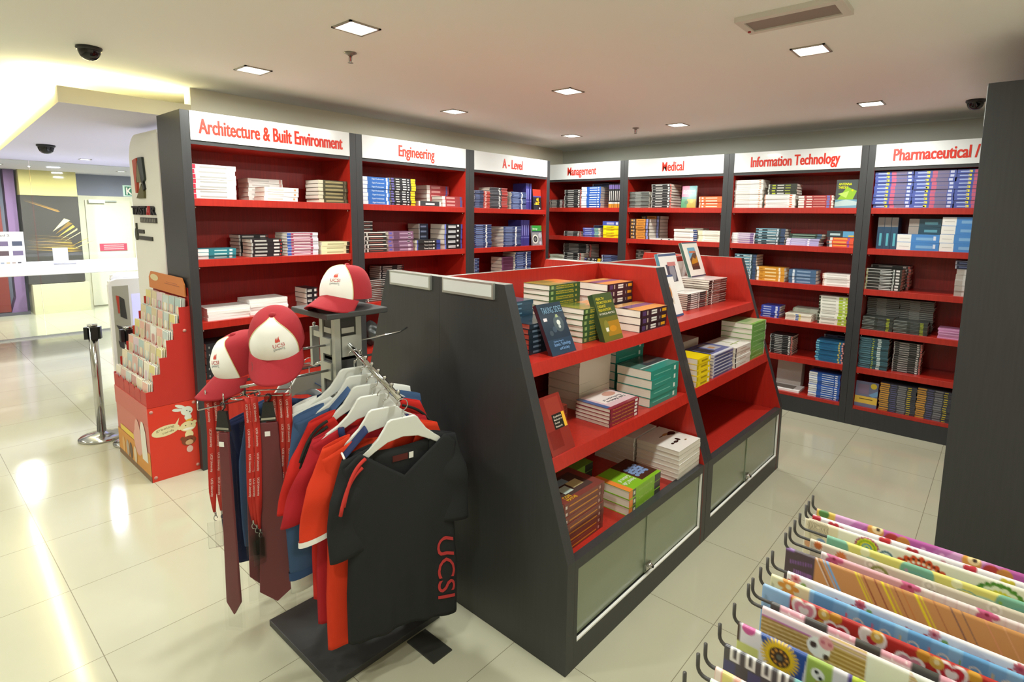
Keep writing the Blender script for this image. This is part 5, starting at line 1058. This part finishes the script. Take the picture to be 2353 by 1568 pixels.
def p_pinkw(a):
    a.put(np.sin(a.S * 300) > .85, '#e4d0d4'); a.put(np.sin(a.S * 14) > .55, '#e4b0bc')
    for x in (.03, .19, .33, .47): a.petal(x, .008, .022, 5, '#c8608c', .5).disc(x, .008, .004, '#8c2848')
def p_tan(a):
    a.band(-1, .070, '#4c3c44')
    for q in range(9): a.rect(.012 + .006 * q, .015 + .006 * q, .03 - .001 * q, .04 - .001 * q, '#7c5494').rect(.022 + .005 * q, .025 + .005 * q, .052, .066, '#8c5ca0')
    a.rect(0, .02, -.01, .008, '#8c64a4')
    for x, w_, c in ((.085, .003, '#8cb4d8'), (.092, .006, '#74a8d8'), (.07, .002, '#d8d8d8'), (.075, .002, '#6c4038'), (.155, .004, '#e0cc28'), (.163, .002, '#e0cc28'), (.172, .003, '#8c3c2c'), (.195, .003, '#8c3c30'), (.21, .005, '#e4d020'), (.222, .003, '#d8bc28'), (.235, .002, '#8c4438'), (.25, .002, '#c06c30'), (.275, .006, '#e4d020'), (.286, .003, '#e0cc30'), (.31, .002, '#a05c3c'), (.34, .003, '#6c4c50'), (.36, .002, '#5c4850'), (.40, .002, '#d89070'), (.43, .002, '#d8a078')): a.put((a.S > .07) & (a.S - a.T * .55 > x) & (a.S - a.T * .55 < x + w_), c)
def p_rose(a):
    a.put(np.sin(a.S * 40) * np.sin(a.T * 50) > .5, '#e4dce4')
    for q in range(14): x = .02 + .045 * q; y = .012 + .018 * ((q * 5) % 3); a.petal(x, y, .012, 7, ('#d88c94', '#c85c68')[q % 2], .3).disc(x, y, .004, '#b03c4c').disc(x + .018, y + .008, .006, '#8cac5c').disc(x - .014, y + .010, .0045, '#c84c48')
def p_alpha(a):
    a.band(-1, .085, '#e4deb4'); a.petal(.04, .016, .024, 6, '#dc9434', .5).disc(.04, .016, .006, '#f0e4b0')
    a.put((a.S > .085) & (np.sin(a.S * 70) > 0), '#64a0d4'); a.put((a.S > .085) & (np.sin(a.S * 70 + 2) > .7), '#84b8e0')
    for q, c in enumerate(('#d85068', '#d85068', '#d8c04c', '#c87884', '#74a860', '#d8c04c', '#8878b8')): a.rect(.16 + .05 * q, .163 + .05 * q, .02, .045, c).rect(.16 + .05 * q, .18 + .05 * q, .042, .045, c).ring(.185 + .05 * q, .032, .008, .0105, '#e8e4d0')
def p_redheart(a):
    a.band(-1, .06, '#90b4dc')
    for q in range(22): a.disc(.075 + .026 * q, .01 + .03 * ((q * 5) % 3), .012, ('#d8a03c', '#c88c34')[q % 2])
    for q in range(8):
        x = .09 + .066 * q; y = .026 + .018 * (q % 2); a.heart(x, y, .027, '#f0e4e4').heart(x, y, .021, ('#d8889c', '#c83440', '#e8dcd8')[q % 3]).heart(x, y, .011, ('#e8dcdc', '#f0e4e4', '#c43440')[q % 3])
    for q in range(5): a.disc(.13 + .1 * q, .014, .012, '#d8ac50').disc(.13 + .1 * q, .012, .005, '#f0e0b0')
def p_cake(a):
    for q in range(6):
        x = .02 + .095 * q
        a.rect(x, x + .05, -.012, .012, '#e4a8b8').rect(x, x + .05, .012, .024, '#f0e0e0').rect(x + .01, x + .062, .024, .030, '#7c4838'); a.dots(x + .03, .005, .012, 7, .002, '#fff4f4')
    a.rect(.30, .36, .028, .030, '#d8d8a8').rect(.30, .36, .046, .048, '#d8d8a8')
def p_cow(a):
    a.put((a.T > .020) & (a.S < .20), '#a8843c'); a.put((a.T > .020) & (a.S < .20) & (np.sin((a.T + a.S * .05) * 700) > .5), '#d8bc84'); a.put((a.T > .018) & (a.T < .021), '#c878b4')
    a.put((a.S > .13) & (a.S < .4) & (np.sin(a.T * 700) > -.4), '#a8843c'); a.put((a.S > .13) & (a.S < .4) & (np.sin(a.T * 700) > .5), '#d8bc84')
    a.put((a.S > .20) & (a.S < .27) & (a.T > .0), '#ecebe6'); a.put((a.S > .27 + a.T) & (a.S < .36), '#e8e8e4')
    a.put((a.T > .058 + .004 * np.abs(np.sin(a.S * 200))) & (a.S < .3), '#d4d0d0')
    a.disc(.115, .036, .022, '#f0efec').disc(.105, .034, .007, '#4c3c34').disc(.13, .05, .006, '#4c3c34').disc(.128, .020, .014, '#e4a0a8').disc(.122, .02, .004, '#c86c7c').disc(.135, .02, .004, '#c86c7c')
    a.put((a.S > .4), '#e6e6e6'); a.rect(.40, .50, .012, .022, '#a8843c')
def p_sun(a):
    a.band(-1, .006, '#4c382c'); a.put((a.T > .04) & (a.S < .045), '#d4d884'); a.disc(.022, .004, .014, '#d05c9c')
    a.put((a.S > .045 + a.T * .3) & (a.S < .135 - a.T * .1), '#34549c'); a.petal(.085, .034, .038, 30, '#ecc428', .35).disc(.085, .034, .020, '#4c3c30'); a.dots(.085, .034, .014, 9, .003, '#d89840').disc(.085, .034, .006, '#6c6c60')
    a.put((a.S > .135) & (a.S < .18), '#a4bc5c'); a.disc(.155, .03, .012, '#f0f0ec').disc(.153, .026, .004, '#282828').disc(.16, .036, .004, '#282828'); a.put((a.S - a.T * .5 > .13) & (a.S - a.T * .5 < .142) & (a.T > .045), '#c0682c')
    a.band(.18, .205, '#e0dce4').band(.205, .212, '#5c4c94').put((a.S > .212) & (a.S < .34), '#c0d048'); a.put((a.S > .212) & (a.S < .34) & (np.sin(a.S * 230) > .6), '#a8c02c').petal(.25, .05, .016, 8, '#5c7c3c', .4)
def p_dark(a):
    for q in range(9): x = .012 + .030 * q; a.rect(x, x + .006, -.02, .028, '#e4e4e2').rect(x + .013, x + .019, -.02, .028, '#d8d8d8').rect(x, x + .019, .022, .028, '#d8d8d8').rect(x, x + .019, -.004, .002, '#c8c8cc')
    a.put((a.T > .032) & (np.sin(a.S * 130) > 0), '#4c4c74'); a.put((a.S > .20), '#3c3c44'); a.put((a.S > .13) & (np.sin(a.S * 60 + a.T * 90) > .5), '#6cacac')
def p_stripe(a): a.put(np.sin(a.S * 260) > 0, '#f0dcd4'); a.put((np.sin(a.S * 65) > .8), '#e0d080')
def p_greenw(a): a.put(np.sin(a.S * 80) * np.sin(a.T * 90) > .2, '#b8d8c0')
SHEETS = [('#b85ca4', p_bear, 0, 3.787, 'magenta sheet with round bears'), ('#f2eff4', p_heartw, 1, 3.787, 'white sheet with red and yellow hearts'), ('#ecebe2', p_medal, 2, 3.775, 'cream sheet with large bright medallions'),
 ('#e4dc7c', p_yellow, 3, 3.845, 'yellow sheet with teal blobs'), ('#d2c8b4', p_beige, 4, 3.815, 'beige sheet with lacy medallions'), ('#ecdfe0', p_pinkw, 5, 3.852, 'pale pink sheet with pink flowers'),
 ('#c48c54', p_tan, 6, 3.778, 'tan sheet with diagonal yellow lines'), ('#eeeaf0', p_rose, 7, 3.811, 'white sheet with small red roses'), ('#74acdc', p_alpha, 8, 3.785, 'blue sheet with alphabet shapes'),
 ('#b83430', p_redheart, 9, 3.782, 'red sheet with white heart cookies'), ('#4a4846', p_cake, 10, 3.816, 'charcoal sheet with pink cakes'), ('#ecd4d8', p_cow, 11, 3.807, 'pink and tan sheet with a cow'),
 ('#e8e4ea', p_sun, 12, 3.785, 'patchwork sheet with a sunflower'), ('#504e52', p_dark, 13, 3.787, 'charcoal sheet with white block letters'), ('#e8a898', p_stripe, 14, 3.796, 'pink and white striped sheet'), ('#dcead8', p_greenw, 15, 3.80, 'pale green sheet')]
svals = np.concatenate([np.arange(0, .50, .0026), [.50, .56]])
tneg = np.array([-.30, -.2, -.1, -.05, -.03]); tpos = np.concatenate([np.arange(-.012, .115, .0026), [.13, .16, .2, .25, .32]])
tv = np.concatenate([tneg, tpos])
for base, fn, k, x0, d in SHEETS:
    S, T = np.meshgrid(svals, tv, indexing='xy'); col = 0
    for ox in (-.0009, 0, .0009):
        for oy in (-.0009, 0, .0009):
            a = Art(S + ox, T + oy, base); fn(a); col = col + a.c / 9
    y = HY[k]; r = .0052; arc = np.clip(tv, -.008, .008) / .008 * HALF
    yy = y - r * np.sin(arc); zz = HZ + r * np.cos(arc) - np.where(np.abs(tv) > .008, np.abs(tv) - .008, 0)
    room_f = (y - HY[k + 1]) if k + 1 < len(HY) else .05; room_b = (HY[k - 1] - y) if k else .06
    ph = R2.uniform(0, 6); dn = np.clip((np.abs(tv) - .01) / .3, 0, 1)
    Y = yy[:, None] + np.where(tv > 0, -1, 1)[:, None] * dn[:, None] * .3 * np.where(tv > 0, min(room_f, .05) * .25, min(room_b, .05) * .25)[:, None] * (1 + .5 * np.sin(S * 9 + ph))
    V = np.stack([x0 + S + 0 * T, Y, np.broadcast_to(zz[:, None], S.shape)], -1).reshape(-1, 3)
    nu, nv = len(svals), len(tv); ii = (np.arange(nv - 1)[:, None] * nu + np.arange(nu - 1)[None, :]).ravel()
    F = np.stack([ii, ii + nu, ii + nu + 1, ii + 1], -1)
    me = bpy.data.meshes.new('gift_wrap_sheet'); me.from_pydata(V.tolist(), [], F.tolist()); me.materials.append(PRINT)
    me.polygons.foreach_set('use_smooth', [True] * len(F))
    at = me.color_attributes.new('print', 'FLOAT_COLOR', 'POINT'); at.data.foreach_set('color', np.concatenate([col.reshape(-1, 3), np.ones((nu * nv, 1))], 1).ravel())
    me.update(); o = link('gift_wrap_sheet', me); solidify(o, .0004)
    tag(o, 'gift wrap: %s draped over a wire hook' % d, 'gift wrap', 'gift wrap sheets on the hooks')

# ---------------------------------------------------------------- ceiling fittings
t = thing('emergency_light', 'white rectangular emergency light with grey diffuser at the top edge', 'emergency light', (3.34, -2.835, CEIL))
f = MB(); W2, H2 = .215, .10
f.box(-W2, W2, -H2, -H2 + .034, -.022, 0, mat('#d4d0c8', .5)); f.box(-W2, W2, H2 - .03, H2, -.022, 0, mat('#d4d0c8', .5)); f.box(-W2, -W2 + .03, -H2 + .034, H2 - .03, -.022, 0, mat('#d4d0c8', .5)); f.box(W2 - .035, W2, -H2 + .034, H2 - .03, -.022, 0, mat('#d4d0c8', .5)); f.build('frame', t)
MB().box(-W2 + .03, W2 - .035, -H2 + .034, H2 - .03, -.016, -.004, mat('#8e827a', .5)).build('diffuser', t)
MB().tube([(-W2 + .014, H2 - .05, -.0225), (-W2 + .014, H2 - .05, -.027)], .007, mat('#a02020', .4), 12).build('indicator', t)
def dome_cam(label, x, y, z=CEIL, s=1.0):
    t = thing('dome_camera', label, 'security camera', (x, y, z), 0, 'black dome cameras')
    MB().lathe([(0, 0), (.058 * s, 0), (.060 * s, -.010 * s), (.054 * s, -.018 * s), (0, -.018 * s)], DARK, 32).build('mount', t)
    MB().lathe([(.051 * s, -.016 * s), (.050 * s, -.03 * s), (.042 * s, -.05 * s), (.028 * s, -.064 * s), (.012 * s, -.070 * s), (0, -.071 * s)], mat('#141416', .08), 32).build('dome_cover', t)
dome_cam('black dome camera on the shop ceiling at upper left', .19, -4.60)
dome_cam('black dome camera beside the tall end panel', 3.87, -.325)
dome_cam('black dome camera on the pale corridor ceiling', -3.55, -4.235, 2.45, 1.3)
def sprinkler(label, x, y):
    t = thing('sprinkler_head', label, 'sprinkler', (x, y, CEIL), 0, 'ceiling sprinkler heads')
    m = mat('#8c8880', .35, .6)
    MB().lathe([(0, 0), (.032, 0), (.034, -.004), (.016, -.012), (.012, -.018), (0, -.018)], m, 24).build('escutcheon', t)
    b = MB()
    for s in (-1, 1): b.tube([(.008 * s, 0, -.016), (.013 * s, 0, -.026), (.012 * s, 0, -.040), (.003 * s, 0, -.052)], .0025, m, 6)
    b.tube([(0, 0, -.018), (0, 0, -.045)], .003, mat('#a83030', .3), 8); b.lathe([(0, -.052), (.015, -.053), (.015, -.055), (0, -.056)], m, 16); b.build('head', t)
sprinkler('sprinkler head on the ceiling above the Architecture bookcase', 1.267, -3.674); sprinkler('small sprinkler head on the ceiling before the Medical sign', 1.263, -.607)

# ---------------------------------------------------------------- white totem sign and the shop beyond
t = thing('totem_sign', 'white totem sign with rounded top and coloured A logo behind the bookcase', 'sign', (-1.455, -4.05, 0))
TW = .725; pts = [(0, 0), (TW, 0), (TW, 2.385)] + [(.20 - .20 * math.sin(q * HALF / 10), 2.20 + .19 * math.cos(q * HALF / 10)) for q in range(11)]
MB().prism(pts, 0, .10, mat('#eceae2', .5), 'y').build('panel', t)
lg = MB()
def poly(p, c, d=.016): lg.prism([((a - .050) * 2.75 + .135, (b - 1.645) * .926 + 1.89) for a, b in p], -d, -.0005, mat(c, .4), 'y')
poly([(.050, 1.97), (.090, 1.985), (.075, 1.69), (.062, 1.69)], '#b8482c'); poly([(.100, 1.985), (.140, 1.985), (.150, 1.80), (.136, 1.78)], '#2c3430'); poly([(.095, 1.95), (.075, 1.78), (.125, 1.78)], '#6c6840'); poly([(.066, 1.645), (.135, 1.645), (.138, 1.70), (.118, 1.765)], '#5c5830'); poly([(.095, 1.96), (.105, 1.96), (.145, 1.72), (.132, 1.71)], '#20211e')
lg.build('logo', t)
tf = lambda x, y, q: (x, -.001 - .014 * (q > 0), y)
l2 = MB(); text(l2, 'TRIST', tf, .37, .066, DARK, .03, .010, 1.762, ext=.01); l2.build('lettering', t); l2 = MB(); text(l2, 'R', tf, .10, .066, DARK, .03, .498, 1.762, ext=.01); l2.build('lettering', t)
l4 = MB(); text(l4, 'A', tf, .095, .066, mat('#b83030'), .03, .392, 1.762, ext=.01); l4.build('red_letter', t)
l3 = MB(); l3.prism([(.21, 1.698), (.60, 1.698), (.60, 1.738), (.21, 1.738)], -.010, -.0005, mat('#3c3a36'), 'y')
for k in range(9): l3.box(.235 + .04 * k, .250 + .04 * k, -.0104, -.0101, 1.704, 1.732, mat('#8a887e'))
l3.prism([(.075 + .035 * math.cos(q * PI / 8), 1.600 + .050 * math.sin(q * PI / 8)) for q in range(16)], -.011, -.0005, mat('#3c3e30'), 'y'); l3.box(.072, .092, -.011, 0, 1.645, 1.69, mat('#3c3e30'))
for xx, zz, ww in ((.12, 1.61, .15), (.13, 1.558, .34)): l3.box(xx, xx + ww, -.010, 0, zz, zz + .030, mat('#34322c'))
l3.build('small_lettering', t)
# white counter along the far glass
tb = thing('display_counter', 'long thick white counter in front of the far glass', 'counter', (-5.3, -4.2, 0))
bevel(MB().box(-.35, .35, -2.6, 2.2, .985, 1.11, WHITE).build('counter_top', tb), .01)
for y in (-2.55, 2.1): MB().box(-.3, .3, y, y + .06, 0, .984, WHITE).build('end_support', tb)
p = thing('tablet_poster', 'white acrylic display card with rows of small pictures standing on the counter', 'display card', (-5.0, -4.56, 1.1105))
MB().box(-.012, 0, -.27, .265, 0, .41, mat('#f3f1f2', .3)).build('card', p)
a = MB(); a.box(.0001, .0003, -.255, .255, .02, .395, mat('#f0eef0', .3))
for r in range(2):
    for c in range(4): a.box(.0003, .001, -.22 + .125 * c, -.13 + .125 * c, .125 + .115 * r, .18 + .115 * r, mat(('#5c647c', '#7c8c8c', '#6c5c64', '#84789c')[(r + c) % 4]))
for c in range(6): a.box(.0003, .001, -.06 + .05 * c, -.03 + .05 * c, .03, .045, mat(('#c8a0a0', '#b0c0a0', '#a0b0c8', '#d8c8a0', '#b8a8a0', '#585860')[c]))
text(a, 'iPad 2', lambda x, y, q: (.001, .02 + x, .355 + y), .12, .022, mat('#8c8a90')); a.build('printed_pictures', p)
p = thing('acrylic_stand', 'small blank white price card on an acrylic foot upon the counter', 'price card', (-5.0, -3.97, 1.1105))
MB().box(-.006, 0, -.072, .075, .03, .205, WHITE).build('card', p); MB().box(-.09, .05, -.08, .14, 0, .012, mat('#c8c8d0', .2)).build('foot', p)
# white gondolas behind the card rack
for k, (x, y, lb) in enumerate(((-1.75, -4.20, 'white display kiosk with grey end panel behind the red card rack'), (-2.35, -4.05, 'second white display kiosk with a lit screen, further back'))):
    t = thing('display_kiosk', lb, 'display kiosk', (x, y, 0), 0, 'white display kiosks')
    bevel(MB().prism([(0, 0), (.9, 0), (.9, 1.20), (.06, 1.20), (.02, 1.185), (0, 1.15)], -.045, 0, WHITE, 'x').build('end_panel', t), .004)
    bevel(MB().box(-.5, -.045, .10, .9, 0, 1.14, WHITE).build('body', t), .004)
    if k == 0:
        MB().box(.0005, .003, .025, .14, .45, 1.14, mat('#a9a796', .5)).build('grey_panel', t)
        g = MB(); g.prism([(.048, 1.06), (.068, 1.05), (.066, .90), (.056, .90)], .003, .008, mat('#b83c28'), 'x'); g.prism([(.072, 1.05), (.105, 1.02), (.115, .84), (.07, .87)], .003, .008, mat('#34342c'), 'x'); g.build('logo', t)
        g = MB(); g.prism([(.035, .80), (.125, .75), (.13, .69), (.06, .73)], .003, .008, mat('#3c3c3c'), 'x'); g.prism([(.085, .77), (.105, .76), (.105, .72), (.085, .73)], .008, .0085, mat('#b84030'), 'x'); g.prism([(.04, .66), (.12, .62), (.13, .54), (.05, .60)], .003, .008, mat('#38363a'), 'x'); g.build('small_lettering', t)
    s = MB().box(.0005, .006, .16, .40, .72, 1.06, mat('#b8b8f4', .3, emit=1.1, name='lit_screen')); s.build('screen', t)
# far shop: cream column with poster, red arch, door, signs
t = thing('poster_column', 'cream column with dark fabric poster beyond the glass', 'column', (-8.75, -3.47, 0))
MB().box(-.2, .18, -.37, .38, 2.03, 2.449, mat('#e4d48c', .7)).build('column_top', t); MB().box(-.2, .16, -.37, .38, .52, 2.03, mat('#3c3632', .6)).build('column_shaft', t)
MB().box(-.2, .25, -.34, .42, .0, .51, mat('#d6cfa8', .7)).build('column_base', t)
a = MB()
def rib(cy, cz, w_, h_, n, c, ang):
    for k in range(n):
        o = (k - n / 2) * h_ / n
        a.add([(.1605 + .0004 * (k % 5), cy + (-w_) * math.cos(ang) - o * math.sin(ang), cz - w_ * math.sin(ang) + o * math.cos(ang)), (.1605 + .0004 * (k % 5), cy + w_ * math.cos(ang + .1) - o * math.sin(ang), cz + w_ * math.sin(ang + .1) + o), (.1605 + .0004 * (k % 5), cy + w_ * math.cos(ang + .1) - o, cz + w_ * math.sin(ang + .1) + o + h_ / n * .6)], [(0, 1, 2)], mat(c[k % len(c)], .5))
rib(-.12, 1.86, .24, .05, 4, ['#a8803c', '#8c6830'], -.45); rib(-.05, 1.22, .30, .30, 12, ['#a08038', '#6c5428', '#c8a048', '#847040'], -.15); rib(.22, 1.35, .15, .45, 8, ['#e8d488', '#d8b850', '#8c6c2c', '#ecdca0'], .55)
a.build('poster_art', t)
t = thing('red_column', 'dark red column with pale purple rounded surround beyond the glass', 'column', (-8.8, -4.30, 0))
MB().box(-.15, .1, -1.2, .22, .06, 2.445, mat('#7c2a24', .6)).build('column_shaft', t); MB().prism([(.22, .05), (.42, .05), (.42, 2.445), (.29, 2.445), (.29, .30)], -.15, .12, mat('#7c5c88', .6), 'x').build('surround', t)
MB().box(-.2, .15, -1.25, .45, 0, .05, mat('#55505c')).build('plinth', t)
struct(MB().box(-9.0, -8.93, -3.02, -1.2, 0, 2.06, mat('#e2dcc4', .6)).box(-8.93, -8.90, -2.93, -2.25, .02, 1.98, mat('#e6e0ca', .5)).box(-8.93, -8.90, -2.22, -1.5, .02, 1.98, mat('#e6e0ca', .5)).build('door_1'), 'cream door beyond the far glass')
t = thing('door_closer', 'white door closer arm at the top of the cream door', 'door closer', (-8.88, -2.77, 1.93)); MB().box(0, .06, -.12, .12, 0, .06, WHITE).build('body', t); MB().box(.02, .05, .12, .3, .03, .05, ALU).build('arm', t)
t = thing('red_notice', 'small red notice with pale lines of lettering on the cream door', 'notice', (-8.895, -2.56, 1.04)); MB().box(0, .01, -.21, .21, 0, .135, mat('#c4405c', .5)).build('plate', t)
a = MB()
for k in range(3): a.box(.0101, .011, -.15, .16, .025 + .035 * k, .042 + .035 * k, mat('#e8b8bc'))
a.build('lettering', t)
t = thing('exit_sign', 'white sign with red K and green edge high beside the totem', 'exit sign', (-8.999, -2.26, 2.07)); MB().box(0, .03, -.06, .5, 0, .21, mat('#d8ecdc', .4, emit=.6)).build('housing', t); MB().box(.0301, .031, -.035, .48, .02, .19, mat('#3c8c70', .4)).build('panel', t)
a = MB(); text(a, 'K', lambda x, y, q: (.032, -.015 + x, .04 + y), .10, .13, mat('#f2e0d8', emit=.6), .03); a.build('lettering', t)
